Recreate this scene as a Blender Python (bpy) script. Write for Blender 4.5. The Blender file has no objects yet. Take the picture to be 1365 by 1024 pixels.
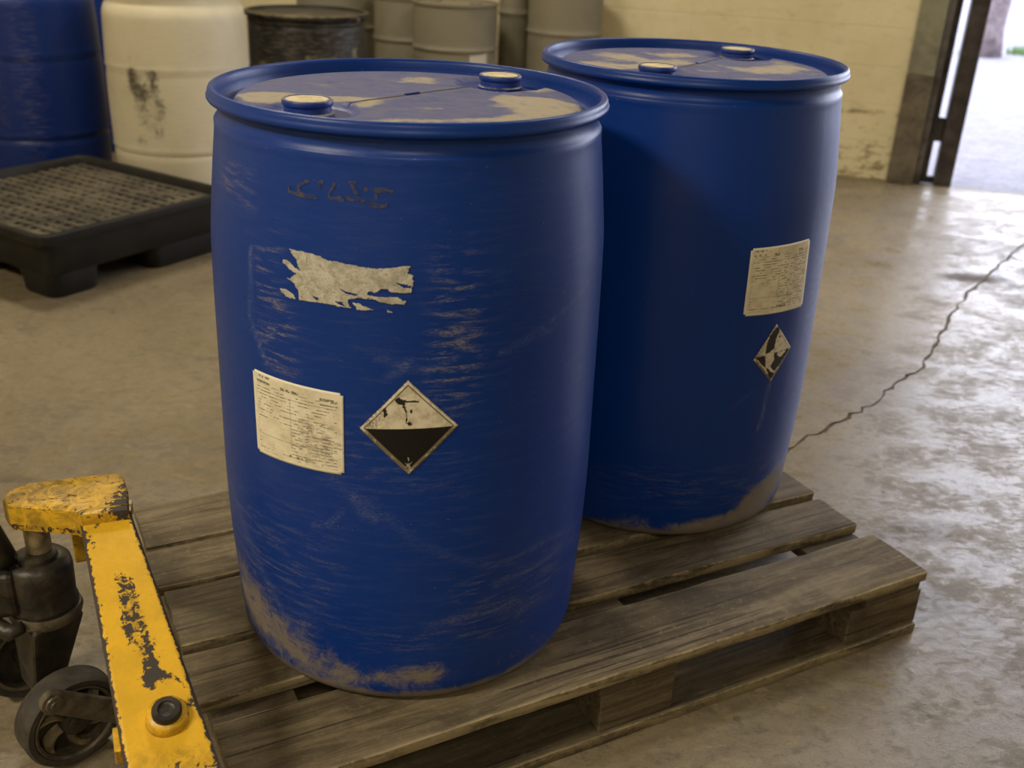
import bpy, bmesh, math, random
import numpy as np
from mathutils import Matrix, Vector, noise as mnoise
random.seed(7); rng = np.random.RandomState(3)
D = bpy.data; C = bpy.context.scene.collection
sin, cos, rad = math.sin, math.cos, math.radians

# ---------------------------------------------------------------- camera
PITCH, ROLL, CAMH = 0.43129, 0.04825, 1.30157
cp, sp, cr, sr = cos(PITCH), sin(PITCH), cos(ROLL), sin(ROLL)
X0 = Vector((1, 0, 0)); U0 = Vector((0, sp, cp)); F0 = Vector((0, cp, -sp))
cx = cr*X0 + sr*U0; dn = sr*X0 - cr*U0
cam_d = D.cameras.new('camera'); cam = D.objects.new('camera', cam_d); C.objects.link(cam)
m = Matrix((cx, -dn, -F0)).transposed().to_4x4(); m.translation = (0, 0, CAMH)
cam.matrix_world = m
cam_d.sensor_width = 36; cam_d.lens = 1382.5/1365*36
cam_d.dof.use_dof = True; cam_d.dof.focus_distance = 1.62; cam_d.dof.aperture_fstop = 4.2
cam_d.clip_end = 200
bpy.context.scene.camera = cam
# ---------------------------------------------------------------- world, lights, exposure
w = D.worlds.new('sky'); bpy.context.scene.world = w; w.use_nodes = True
bg = w.node_tree.nodes['Background']; bg.inputs[0].default_value = (0.79, 0.83, 1.0, 1); bg.inputs[1].default_value = 7.6
vs = bpy.context.scene.view_settings
vs.view_transform = 'Standard'; vs.look = 'None'; vs.gamma = 1; vs.use_curve_mapping = False
vs.exposure = -0.14
# room frame: s runs along the back wall, t goes outward through it
RA = rad(-17); RO = Vector((2.05, 5.80, 0)); ES = Vector((cos(RA), sin(RA), 0)); ET = Vector((-sin(RA), cos(RA), 0))
def room(s, t, z=0): return RO + ES*s + ET*t + Vector((0, 0, z))
def area(name, s, t, z, sx, sy, power, col, tilt=(0, 0)):
    l = D.lights.new(name, 'AREA'); l.shape = 'RECTANGLE'; l.size = sx; l.size_y = sy; l.energy = power; l.color = col
    o = D.objects.new(name, l); C.objects.link(o); o.location = room(s, t, z); o.rotation_euler = (tilt[0], tilt[1], RA)
    return o
WARM = (1.0, 0.91, 0.74)
FILL_LAMPS = [(-2.9, -7.6, 195), (0.6, -8.4, 72), (-3.0, -2.6, 96), (0.4, -2.2, 58)]  # warm out-of-frame fill added to brighten the interior
for i, (s, t, p) in enumerate(FILL_LAMPS): area('added_fill_light', s, t, 3.86, 1.15, 0.34, p, WARM)

# ---------------------------------------------------------------- node helpers
class NT:
    def __init__(s, name):
        s.m = D.materials.new(name); s.m.use_nodes = True; s.t = s.m.node_tree; s.n = s.t.nodes; s.l = s.t.links
        s.b = s.n['Principled BSDF']; s.out = s.n['Material Output']
    def put(s, sock, v):
        if isinstance(v, (int, float)): sock.default_value = v
        elif isinstance(v, (tuple, list)):
            sock.default_value = tuple(v) + ((1,) if len(v) == 3 and len(sock.default_value) == 4 else ())
        elif v is not None: s.l.new(v, sock)
    def math(s, op, a, b=None, c=None, clamp=False):
        n = s.n.new('ShaderNodeMath'); n.operation = op; n.use_clamp = clamp
        s.put(n.inputs[0], a); s.put(n.inputs[1], b) if b is not None else 0
        if c is not None: s.put(n.inputs[2], c)
        return n.outputs[0]
    def step(s, v, a, b, lo=0, hi=1):
        n = s.n.new('ShaderNodeMapRange'); n.interpolation_type = 'SMOOTHSTEP'
        for i, x in enumerate((v, a, b, lo, hi)): s.put(n.inputs[i], x)
        return n.outputs[0]
    def mix(s, f, a, b):
        n = s.n.new('ShaderNodeMix'); n.data_type = 'RGBA'; s.put(n.inputs[0], f); s.put(n.inputs[6], a); s.put(n.inputs[7], b)
        return n.outputs[2]
    def coord(s, k='Object'): return s.n.new('ShaderNodeTexCoord').outputs[k]
    def map(s, v, scale=(1, 1, 1), loc=(0, 0, 0), rot=(0, 0, 0)):
        n = s.n.new('ShaderNodeMapping'); s.put(n.inputs[0], v); s.put(n.inputs[1], loc); n.inputs[2].default_value = rot; n.inputs[3].default_value = scale
        return n.outputs[0]
    def noise(s, v, scale, detail=4, rough=.55, dist=0):
        n = s.n.new('ShaderNodeTexNoise'); s.put(n.inputs['Vector'], v); n.inputs['Scale'].default_value = scale
        n.inputs['Detail'].default_value = detail; n.inputs['Roughness'].default_value = rough; n.inputs['Distortion'].default_value = dist
        return n.outputs[0]
    def attr(s, a):
        n = s.n.new('ShaderNodeAttribute'); n.attribute_name = a; return n.outputs['Fac']
    def sep(s, v):
        n = s.n.new('ShaderNodeSeparateXYZ'); s.put(n.inputs[0], v); return n.outputs
    def comb(s, x, y, z=0):
        n = s.n.new('ShaderNodeCombineXYZ'); s.put(n.inputs[0], x); s.put(n.inputs[1], y); s.put(n.inputs[2], z); return n.outputs[0]
    def rand(s): return s.n.new('ShaderNodeObjectInfo').outputs['Random']
    def bump(s, h, strength=.3, dist=.002, prev=None):
        n = s.n.new('ShaderNodeBump'); n.inputs['Strength'].default_value = strength; n.inputs['Distance'].default_value = dist
        s.put(n.inputs['Height'], h)
        if prev is not None: s.l.new(prev, n.inputs['Normal'])
        s.l.new(n.outputs[0], s.b.inputs['Normal']); return n.outputs[0]
    def fin(s, col=None, rough=None, metal=None, spec=None):
        for k, v in (('Base Color', col), ('Roughness', rough), ('Metallic', metal), ('Specular IOR Level', spec)):
            if v is not None: s.put(s.b.inputs[k], v)
        return s.m

def S(r, g, b):   # sRGB 0-255 -> linear
    f = lambda c: c/255/12.92 if c/255 <= .04045 else ((c/255+.055)/1.055)**2.4
    return (f(r), f(g), f(b))

# ---------------------------------------------------------------- materials
def drum_plastic(name, base, worn, dustcol=S(150, 136, 108), rough=.36):
    k = NT(name); uv = k.coord('UV'); o = k.coord()
    n1 = k.noise(o, 3.5, 4); n2 = k.noise(o, 60, 5, .65); n3 = k.noise(k.map(uv, (1, 7, 1)), 16, 6, .7, .4)
    n4 = k.noise(k.map(uv, (9, 30, 1), rot=(0, 0, .5)), 18, 4, .7); n5 = k.noise(o, 420, 2, .6)
    col = k.mix(k.math('MULTIPLY', k.step(n1, .42, .75), .55), base, worn)
    # chalky rubbing where the attribute says so, in fine streaks
    sc = k.math('MULTIPLY', k.attr('scuff'), k.step(n3, .47, .66))
    sc = k.math('MULTIPLY', sc, k.step(n4, .34, .62))
    col = k.mix(k.math('MULTIPLY', sc, .75), col, S(150, 140, 125))
    ln = k.math('MULTIPLY', k.attr('scratch'), k.step(k.math('ADD', n4, k.math('MULTIPLY', n2, .4)), .56, .88))
    col = k.mix(k.math('MULTIPLY', ln, .55), col, S(140, 145, 165))
    # specks
    sp_ = k.step(k.noise(o, 190, 2, .5), .74, .79)
    col = k.mix(k.math('MULTIPLY', sp_, .35), col, S(150, 150, 160))
    dm = k.math('ADD', k.attr('dust'), k.math('MULTIPLY', k.math('SUBTRACT', k.noise(o, 30, 9, .82, .8), .5), 1.9))
    dm = k.math('MULTIPLY', k.step(dm, .34, 1.0), k.step(k.math('ADD', k.math('ADD', k.math('MULTIPLY', n3, .6), k.math('MULTIPLY', n2, .5)), k.math('MULTIPLY', dm, .32)), .46, .88))
    dm = k.math('MULTIPLY', dm, k.step(k.attr('dust'), .03, .3))
    col = k.mix(k.math('MULTIPLY', dm, .88), col, k.mix(n5, dustcol, tuple(c*.62 for c in dustcol)))
    r = k.math('ADD', k.math('MULTIPLY', n2, .16), rough - .06)
    r = k.math('MAXIMUM', r, k.math('MULTIPLY', k.math('MAXIMUM', dm, sc), .8))
    k.bump(k.math('ADD', n2, k.math('MULTIPLY', dm, .6)), .12, .0015)
    return k.fin(col, r, 0, .36)

def head_mat(name, base):
    k = NT(name); o = k.coord()
    n1 = k.noise(o, 7, 6, .62, .5); n2 = k.noise(o, 45, 6, .7); n3 = k.noise(k.map(o, (3, 9, 1), rot=(0, 0, .6)), 9, 5, .65)
    col = k.mix(k.math('MULTIPLY', k.step(n2, .35, .7), k.attr('film')), base, S(74, 80, 126))
    film = k.math('MULTIPLY', k.attr('film'), k.step(k.math('ADD', n3, k.math('MULTIPLY', n2, .3)), .38, .75))
    col = k.mix(k.math('MULTIPLY', film, .62), col, S(126, 122, 130))
    d = k.step(k.math('ADD', k.attr('dust'), k.math('MULTIPLY', k.math('SUBTRACT', n1, .5), 2.1)), .34, .74)
    d = k.math('MULTIPLY', d, k.step(k.attr('dust'), .05, .3)); d = k.math('MULTIPLY', d, k.step(k.math('ADD', k.math('MULTIPLY', n2, .75), k.math('MULTIPLY', d, .22)), .36, .60))
    col = k.mix(k.math('MULTIPLY', d, .9), col, k.mix(n2, S(190, 176, 146), S(160, 146, 118)))
    col = k.mix(k.attr('edge_dark'), col, S(50, 44, 36))  # darker ring along the head's lowered outer edge
    k.bump(k.math('ADD', n1, k.math('MULTIPLY', n2, .4)), .25, .002)
    return k.fin(col, k.step(k.math('MAXIMUM', d, film), 0, 1, .38, .8), 0, .4)

def concrete(name, c1, c2, c3, rlo, rhi, stains=()):
    k = NT(name); o = k.coord()
    n1 = k.noise(o, .9, 6, .6, .4); n2 = k.noise(k.map(o, (1, 1.5, 1), rot=(0, 0, .35)), 5.2, 7, .66, .5); n3 = k.noise(o, 45, 6, .7)
    n4 = k.noise(o, 240, 3, .7)
    col = k.mix(k.step(n1, .36, .66), c1, c2)
    col = k.mix(k.math('MULTIPLY', k.step(n2, .47, .70), .62), col, c3)
    n5 = k.noise(k.map(o, (1, 1.7, 1), rot=(0, 0, -.7)), 30, 6, .78, .6)
    col = k.mix(k.math('MULTIPLY', k.step(n3, .46, .70), .34), col, tuple(c*.42 for c in c1))
    col = k.mix(k.math('MULTIPLY', k.step(n5, .50, .64), .58), col, tuple(c*.55 for c in c1))
    col = k.mix(k.math('MULTIPLY', k.step(n5, .48, .34), .42), col, tuple(min(1, c*1.5) for c in c2))
    col = k.mix(k.math('MULTIPLY', k.step(k.noise(o, 13, 3, .6), .66, .72), .6), col, tuple(c*.3 for c in c1))
    col = k.mix(k.math('MULTIPLY', k.step(n4, .50, .75), .28), col, tuple(min(1, c*1.5) for c in c2))
    wet = 0
    xyz = k.sep(o)
    for (sx, sy, rx, ry, dark, tight) in stains:
        dx = k.math('DIVIDE', k.math('SUBTRACT', xyz[0], sx), rx); dy = k.math('DIVIDE', k.math('SUBTRACT', xyz[1], sy), ry)
        dd = k.math('SQRT', k.math('ADD', k.math('MULTIPLY', dx, dx), k.math('MULTIPLY', dy, dy)))
        dd = k.math('ADD', dd, k.math('MULTIPLY', k.math('SUBTRACT', n2, .5), 2.2))
        f = k.math('MULTIPLY', k.step(dd, 1.0, 1.0 - tight), dark)
        col = k.mix(f, col, S(66, 55, 40)); wet = k.math('ADD', f, wet)
    r = k.math('ADD', k.step(k.math('ADD', k.math('MULTIPLY', n2, .5), k.math('MULTIPLY', n5, .5)), .42, .58, rlo, rhi), 0)
    r = k.math('ADD', r, k.math('MULTIPLY', wet, .4))
    b = k.bump(k.math('ADD', k.math('MULTIPLY', n2, .12), k.math('MULTIPLY', n5, .42)), .30, .004)
    k.bump(n4, .22, .0012, b)
    return k.fin(col, r, 0, .5)

def paint(name, col, chipc, rough=.4, spread=1.3, fine=55, dirt=.35):
    k = NT(name); o = k.coord()
    n = k.noise(o, fine, 7, .72, .5); n2 = k.noise(o, 14, 5, .6)
    c = k.mix(k.math('MULTIPLY', k.step(n2, .4, .72), .5), col, tuple(x*.70 for x in col))
    c = k.mix(k.math('MULTIPLY', k.step(k.noise(o, 170, 5, .7), .60, .74), dirt), c, tuple(x*.4 for x in chipc))
    film = k.math('MULTIPLY', k.attr('grease'), k.step(k.noise(k.map(o, (1, 1, 1)), 38, 8, .8, 1.0), .36, .62))
    c = k.mix(k.math('MULTIPLY', film, .8), c, S(70, 58, 36))
    wv = k.math('ADD', k.attr('wear'), k.math('MULTIPLY', k.math('SUBTRACT', n, .5), spread))
    f = k.step(wv, .46, .52)
    c = k.mix(f, c, k.mix(n2, chipc, tuple(x*1.9 for x in chipc)))
    k.bump(k.math('SUBTRACT', k.math('MULTIPLY', n2, .3), f), .5, .0012)
    return k.fin(c, k.math('ADD', k.math('MULTIPLY', f, .25), rough), 0, .5)

def plain(name, c1, c2, scale=20, rough=.5, metal=0, bump=.2, dusty=None, spec=.5):
    k = NT(name); o = k.coord()
    n = k.noise(o, scale, 6, .65, .3); n2 = k.noise(o, scale*6, 4, .7)
    c = k.mix(k.step(n, .35, .68), c1, c2)
    if dusty:
        nz = k.sep(k.n.new('ShaderNodeNewGeometry').outputs['Normal'])[2]
        c = k.mix(k.math('MULTIPLY', k.step(nz, .4, .95), k.step(k.math('ADD', n, k.math('MULTIPLY', n2, .4)), .5, .85)), c, dusty)
    k.bump(k.math('ADD', n, k.math('MULTIPLY', n2, .4)), bump, .003)
    return k.fin(c, k.math('ADD', k.math('MULTIPLY', n2, .2), rough - .1), metal, spec)

def wood(name, tone=1.0):
    k = NT(name); o = k.coord(); r = k.rand()
    off = k.comb(k.math('MULTIPLY', r, 37), k.math('MULTIPLY', r, 91), k.math('MULTIPLY', r, 13))
    va = k.n.new('ShaderNodeVectorMath'); va.operation = 'ADD'; k.l.new(o, va.inputs[0]); k.l.new(off, va.inputs[1]); v = va.outputs[0]
    g = k.noise(k.map(v, (1.3, 12, 12)), 3.0, 9, .72, .8); g2 = k.noise(k.map(v, (3, 80, 80)), 2.0, 6, .75, .5)
    bl = k.noise(v, 5.5, 6, .64, .5); fine = k.noise(v, 70, 5, .75)
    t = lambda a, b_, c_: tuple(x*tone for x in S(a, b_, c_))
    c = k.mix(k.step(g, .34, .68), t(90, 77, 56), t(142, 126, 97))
    c = k.mix(k.math('MULTIPLY', k.step(g2, .52, .70), .38), c, t(62, 53, 39))
    c = k.mix(k.math('MULTIPLY', k.step(bl, .46, .66), .66), c, t(76, 67, 51))
    c = k.mix(k.math('MULTIPLY', k.step(fine, .56, .78), .4), c, t(40, 32, 22))
    ck = k.noise(k.map(v, (.9, 60, 60)), 2.2, 3, .5, .3); c = k.mix(k.math('MULTIPLY', k.step(ck, .60, .66), .7), c, t(38, 31, 22)); c = k.mix(k.math('MULTIPLY', k.step(fine, .46, .28), .45), c, t(160, 148, 120))
    c = k.mix(k.math('MULTIPLY', k.math('SUBTRACT', r, .5, clamp=True), .5), c, t(105, 96, 80)); c = k.mix(k.math('MULTIPLY', k.attr('edge'), k.step(k.math('ADD', g, k.math('MULTIPLY', fine, .5)), .62, .84)), c, t(186, 168, 130))
    b = k.bump(g2, .45, .0016); k.bump(k.math('ADD', g, fine), .4, .0016, b)
    return k.fin(c, .78, 0, .3)

M = {}
M['blue'] = drum_plastic('blue_polyethylene', S(0, 52, 134), S(6, 55, 130))
M['blue_old'] = drum_plastic('blue_polyethylene_background', S(6, 40, 110), S(22, 48, 104))
M['white'] = drum_plastic('white_polyethylene', S(214, 204, 176), S(190, 180, 152), S(60, 54, 44), .5)
M['black'] = drum_plastic('black_drum_paint', S(32, 31, 29), S(58, 54, 48), S(150, 138, 108), .45)
M['grey'] = drum_plastic('grey_drum_paint', S(132, 125, 106), S(98, 92, 76), S(82, 76, 62), .55)
M['head'] = head_mat('blue_drum_head_dusty', S(12, 48, 132))
M['bung'] = plain('blue_bung', S(14, 52, 136), S(40, 66, 130), 60, .45, dusty=S(150, 140, 120))
M['bung_top'] = plain('bung_dust_cake', S(232, 216, 176), S(196, 176, 134), 70, .85, bump=.5)
M['floor'] = concrete('worn_concrete', S(112, 99, 76), S(137, 123, 98), S(86, 74, 55), .22, .60,
    [(-.94, 2.04, .13, .05, .6, .8), (-.76, 2.05, .10, .045, .65, .8), (-1.22, 2.14, .10, .03, .5, .8), (1.86, 4.08, .17, .08, .9, .6), (2.15, 4.0, .3, .05, .5, .7), (.95, 4.0, .04, .03, .85, .5),
     (.72, 3.5, .20, .1, .4, .9), (.98, 2.1, .2, .07, .45, .9)])
M['outside'] = concrete('bright_concrete_yard', S(112, 110, 116), S(122, 120, 127), S(100, 98, 105), .75, .95)
M['crack'] = plain('crack_dirt', S(74, 64, 48), S(98, 86, 66), 60, .95)
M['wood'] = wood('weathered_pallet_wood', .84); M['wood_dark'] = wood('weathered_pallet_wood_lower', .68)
M['yellow'] = paint('yellow_truck_paint', S(234, 182, 34), S(46, 38, 30), spread=2.3, fine=95)
M['iron'] = plain('greasy_cast_iron', S(40, 37, 32), S(72, 65, 54), 26, .42, .35, .5)
M['iron_light'] = plain('worn_grey_iron', S(116, 106, 88), S(78, 71, 58), 40, .45, .4, .5)
M['tyre'] = plain('dusty_dark_tyre', S(46, 42, 36), S(74, 67, 55), 22, .7, 0, .3)
M['rod'] = plain('dusty_steel_rod', S(178, 162, 124), S(120, 108, 84), 40, .35, .5, .3)
M['spill'] = plain('black_polyethylene_spill', S(20, 19, 17), S(33, 31, 27), 14, .55, 0, .3, spec=.3)
M['grate'] = plain('dirty_grate', S(50, 45, 36), S(92, 83, 64), 7, .7, 0, .6)
M['jamb'] = plain('door_frame_grey_paint', S(140, 138, 116), S(112, 109, 92), 8, .5, 0, .2)
M['jamb_low'] = plain('door_frame_dark_paint', S(112, 103, 86), S(80, 72, 59), 10, .5, 0, .3)
M['rail'] = plain('door_rail_steel', S(112, 108, 108), S(70, 66, 64), 10, .35, .5, .2)
M['rail_dark'] = plain('door_rail_dark', S(48, 44, 44), S(78, 72, 70), 10, .4, .3, .2)
M['ceil'] = plain('ceiling_paint', S(150, 142, 122), S(130, 122, 104), 3, .9)
M['trunk'] = plain('tree_bark', S(120, 108, 112), S(82, 72, 74), 9, .9, 0, .8)
M['leaf'] = plain('leaf', S(96, 128, 48), S(60, 96, 34), 6, .6)
M['print'] = plain('black_print', S(20, 18, 15), S(44, 40, 33), 200, .6)
M['print_white'] = plain('white_rub', S(190, 182, 160), S(120, 112, 96), 300, .7)
M['housing'] = plain('added_lamp_housing', S(200, 200, 195), S(190, 190, 185), 5, .4)
k = NT('added_lamp_tube'); k.b.inputs['Emission Color'].default_value = (1, .85, .6, 1); k.b.inputs['Emission Strength'].default_value = 3; M['tube'] = k.fin((.9, .9, .85), .4)  # glowing tubes of the added fill fittings
def wall_mat():
    k = NT('cream_painted_blockwork'); o = k.coord(); x = k.sep(o)
    n = k.noise(o, 1.6, 6, .6); n2 = k.noise(k.map(o, (1, 1, 2.2)), 11, 7, .7, .6); n3 = k.noise(o, 60, 4, .7)
    c = k.mix(k.step(n, .35, .7), S(226, 214, 176), S(212, 198, 158))
    c = k.mix(k.math('MULTIPLY', k.step(n2, .5, .72), .35), c, S(176, 158, 112))
    low = k.step(x[2], .62, .05)
    f = k.step(k.math('ADD', k.math('MULTIPLY', low, .42), k.math('MULTIPLY', k.math('SUBTRACT', n2, .5), 1.5)), .36, .6)
    c = k.mix(k.math('MULTIPLY', f, .75), c, S(112, 94, 60))
    line = k.step(k.math('ABSOLUTE', k.math('SUBTRACT', x[2], .36)), .022, .0)
    c = k.mix(k.math('MULTIPLY', line, k.math('MULTIPLY', k.step(n2, .42, .6), .8)), c, S(98, 82, 54))
    br = k.n.new('ShaderNodeTexBrick'); k.l.new(k.comb(x[0], x[2]), br.inputs[0]); br.inputs['Scale'].default_value = 1
    br.inputs['Brick Width'].default_value = .4; br.inputs['Row Height'].default_value = .2; br.inputs['Mortar Size'].default_value = .006; br.inputs['Mortar Smooth'].default_value = .5
    b = k.bump(k.math('SUBTRACT', k.math('MULTIPLY', n2, .25), br.outputs['Fac']), .35, .006)
    k.bump(n3, .15, .002, b)
    return k.fin(c, .8, 0, .3)
M['wall'] = wall_mat()
def paper_mat(name, seed, dirty):
    k = NT(name); uv = k.coord('UV'); x = k.sep(uv)
    def lines(cnt, wscale, thr, ux, vy, lo=.18, hi=.42):
        v = k.math('MULTIPLY', vy, cnt); row = k.math('FLOOR', v); fr = k.math('FRACT', v)
        band = k.math('MULTIPLY', k.step(fr, lo, lo+.12), k.step(fr, hi+.2, hi+.08))
        wn = k.noise(k.comb(k.math('MULTIPLY', ux, wscale), k.math('MULTIPLY', row, 7.3), seed), 1, 2, .6)
        ch = k.noise(k.comb(k.math('MULTIPLY', ux, wscale*5), k.math('MULTIPLY', v, 2.2), seed+4), 1, 1, .5)
        return k.math('MULTIPLY', k.math('MULTIPLY', band, k.step(wn, thr, thr+.05)), k.step(ch, .36, .5))
    def box(a, b, c_, d, s_=.01):
        f = k.math('MULTIPLY', k.step(x[0], a-s_, a), k.step(x[0], b+s_, b))
        return k.math('MULTIPLY', f, k.math('MULTIPLY', k.step(x[1], c_-s_, c_), k.step(x[1], d+s_, d)))
    sm = lines(26, 9, .47, x[0], x[1])
    f = k.math('MULTIPLY', sm, box(.06, .93, .06, .86))
    f = k.math('MULTIPLY', f, k.math('SUBTRACT', 1, k.math('MULTIPLY', box(.08, .46, .12, .44), .85)))
    big = lines(14, 7, .40, x[0], x[1], .1, .5)
    f = k.math('MAXIMUM', f, k.math('MULTIPLY', big, k.math('MAXIMUM', box(.36, .56, .84, .93), k.math('MAXIMUM', box(.06, .22, .88, .96), k.math('MAXIMUM', box(.78, .94, .82, .90), box(.42, .62, .06, .14))))))
    ru = k.math('MAXIMUM', k.math('MULTIPLY', k.step(k.math('ABSOLUTE', k.math('SUBTRACT', x[1], .79)), .005, .002), box(.06, .94, .7, .9)),
                k.math('MULTIPLY', k.step(k.math('ABSOLUTE', k.math('SUBTRACT', x[1], .26)), .005, .002), box(.06, .94, .2, .3)))
    f = k.math('MAXIMUM', f, k.math('MULTIPLY', ru, .7))
    vl = k.math('MULTIPLY', k.step(k.math('ABSOLUTE', k.math('SUBTRACT', x[0], .46)), .010, .002), box(.4, .5, .2, .8))
    sn = k.noise(k.map(uv, (1.2, 2.6, 1), loc=(seed, 0, 0), rot=(0, 0, -.25)), 7, 8, .78, .5)
    ex = k.math('DIVIDE', k.math('SUBTRACT', x[0], .72), .30); ey = k.math('DIVIDE', k.math('SUBTRACT', x[1], .36), .34)
    zone = k.step(k.math('ADD', k.math('MULTIPLY', ex, ex), k.math('MULTIPLY', ey, ey)), 1.3, .1)
    sm_ = k.step(k.math('ADD', sn, k.math('MULTIPLY', zone, dirty)), .57, .74)
    f = k.math('MAXIMUM', k.math('MULTIPLY', f, .82), k.math('MULTIPLY', sm_, .75))
    f = k.math('MAXIMUM', f, k.math('MULTIPLY', k.math('MULTIPLY', vl, k.step(sn, .38, .6)), .55))
    pn = k.noise(uv, 5, 6, .6)
    c = k.mix(k.step(pn, .35, .72), S(240, 230, 202), S(212, 200, 168))
    edge = k.math('MINIMUM', k.math('MINIMUM', x[0], k.math('SUBTRACT', 1, x[0])), k.math('MINIMUM', x[1], k.math('SUBTRACT', 1, x[1])))
    c = k.mix(k.step(edge, .03, .022), c, S(244, 236, 212))
    c = k.mix(k.math('MULTIPLY', f, .92), c, S(38, 33, 26))
    return k.fin(c, .6, 0, .35)
M['paper_a'] = paper_mat('paper_label_print', 3.0, .13); M['paper_b'] = paper_mat('paper_label_print_faded', 11.0, .07)
def diamond_mat(name, black=True):
    k = NT(name); uv = k.coord('UV'); x = k.sep(uv)
    # uv square turned 45 degrees: u, v in 0..1 along the sides; up = u+v
    up = k.math('ADD', x[0], x[1])
    edge = k.math('MINIMUM', k.math('MINIMUM', x[0], k.math('SUBTRACT', 1, x[0])), k.math('MINIMUM', x[1], k.math('SUBTRACT', 1, x[1])))
    n = k.noise(uv, 6, 7, .7); n2 = k.noise(uv, 30, 6, .75)
    c = k.mix(k.step(n, .4, .7), S(232, 222, 196), S(188, 176, 146))
    side = k.math('SUBTRACT', x[0], x[1])
    zone = k.math('MULTIPLY', k.step(side, -.35, -.75), k.step(up, .95, 1.05))
    c = k.mix(k.math('MULTIPLY', zone, k.math('MULTIPLY', k.step(n2, .45, .6), .75)), c, S(60, 52, 40))
    c = k.mix(k.math('MULTIPLY', k.step(n2, .60, .72), .4), c, S(110, 100, 78))
    if black:
        low = k.math('MULTIPLY', k.step(up, 1.0, .992), k.step(edge, .055, .062))
        c = k.mix(low, c, k.mix(k.step(n2, .62, .8), S(16, 14, 12), S(60, 54, 44)))
    ln = k.math('MULTIPLY', k.step(edge, .040, .046), k.step(edge, .062, .056))
    c = k.mix(k.math('MULTIPLY', ln, .85), c, S(40, 30, 24) if black else S(120, 110, 90))
    rim = k.math('MULTIPLY', k.step(edge, .014, .006), k.step(n2, .40, .55)); c = k.mix(k.math('MULTIPLY', rim, .85), c, S(42, 36, 28))
    c = k.mix(k.math('MULTIPLY', k.step(up, 1.02, .9), k.math('MULTIPLY', k.step(edge, .06, .05), k.step(n, .35, .5))), c, S(120, 108, 82))
    return k.fin(c, .5, 0, .4)
M['diamond_a'] = diamond_mat('hazard_diamond_print'); M['diamond_b'] = diamond_mat('hazard_diamond_worn', False)
def torn_mat():
    k = NT('torn_label_paper'); o = k.coord('UV')
    n = k.noise(o, 60, 6, .7, .8); n2 = k.noise(o, 300, 5, .7)
    c = k.mix(k.step(n, .38, .66), S(206, 200, 182), S(166, 160, 142)); c = k.mix(k.math('MULTIPLY', k.step(n2, .54, .66), .65), c, S(96, 88, 72))
    k.bump(k.math('ADD', n, n2), .4, .0008)
    return k.fin(c, .8, 0, .25)
M['torn'] = torn_mat()

# ---------------------------------------------------------------- object helpers
def link(o, parent=None):
    C.objects.link(o)
    if parent: o.parent = parent
    return o
def thing(name, label, cat, loc=(0, 0, 0), rz=0, group=None):
    o = D.objects.new(name, None); C.objects.link(o); o.location = loc; o.rotation_euler = (0, 0, rz); o.empty_display_size = .1
    return tag(o, label, cat, group)
def tag(o, label=None, cat=None, group=None, kind=None):
    for a, b in (('label', label), ('category', cat), ('group', group), ('kind', kind)):
        if b: o[a] = b
    return o
def mesh(name, V, Fc, mat, parent=None, smooth=False, attrs=None, uv=None, bevel=0, seg=2, sharp=None):
    me = D.meshes.new(name); me.from_pydata([tuple(v) for v in V], [], [tuple(f) for f in Fc]); me.update()
    if smooth: me.polygons.foreach_set('use_smooth', [True]*len(me.polygons))
    if sharp is not None: me.set_sharp_from_angle(angle=rad(sharp))
    for a, vals in (attrs or {}).items():
        at = me.attributes.new(a, 'FLOAT', 'POINT'); at.data.foreach_set('value', np.asarray(vals, dtype=np.float32))
    if uv is not None:
        L = me.uv_layers.new(name='UVMap'); idx = np.empty(len(me.loops), dtype=np.int32); me.loops.foreach_get('vertex_index', idx)
        L.data.foreach_set('uv', np.asarray(uv, dtype=np.float32)[idx].ravel())
    me.materials.append(mat if not isinstance(mat, str) else M[mat])
    o = D.objects.new(name, me); link(o, parent)
    if bevel:
        b = o.modifiers.new('bevel', 'BEVEL'); b.width = bevel; b.segments = seg; b.limit_method = 'ANGLE'; b.angle_limit = rad(35)
    return o
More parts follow.
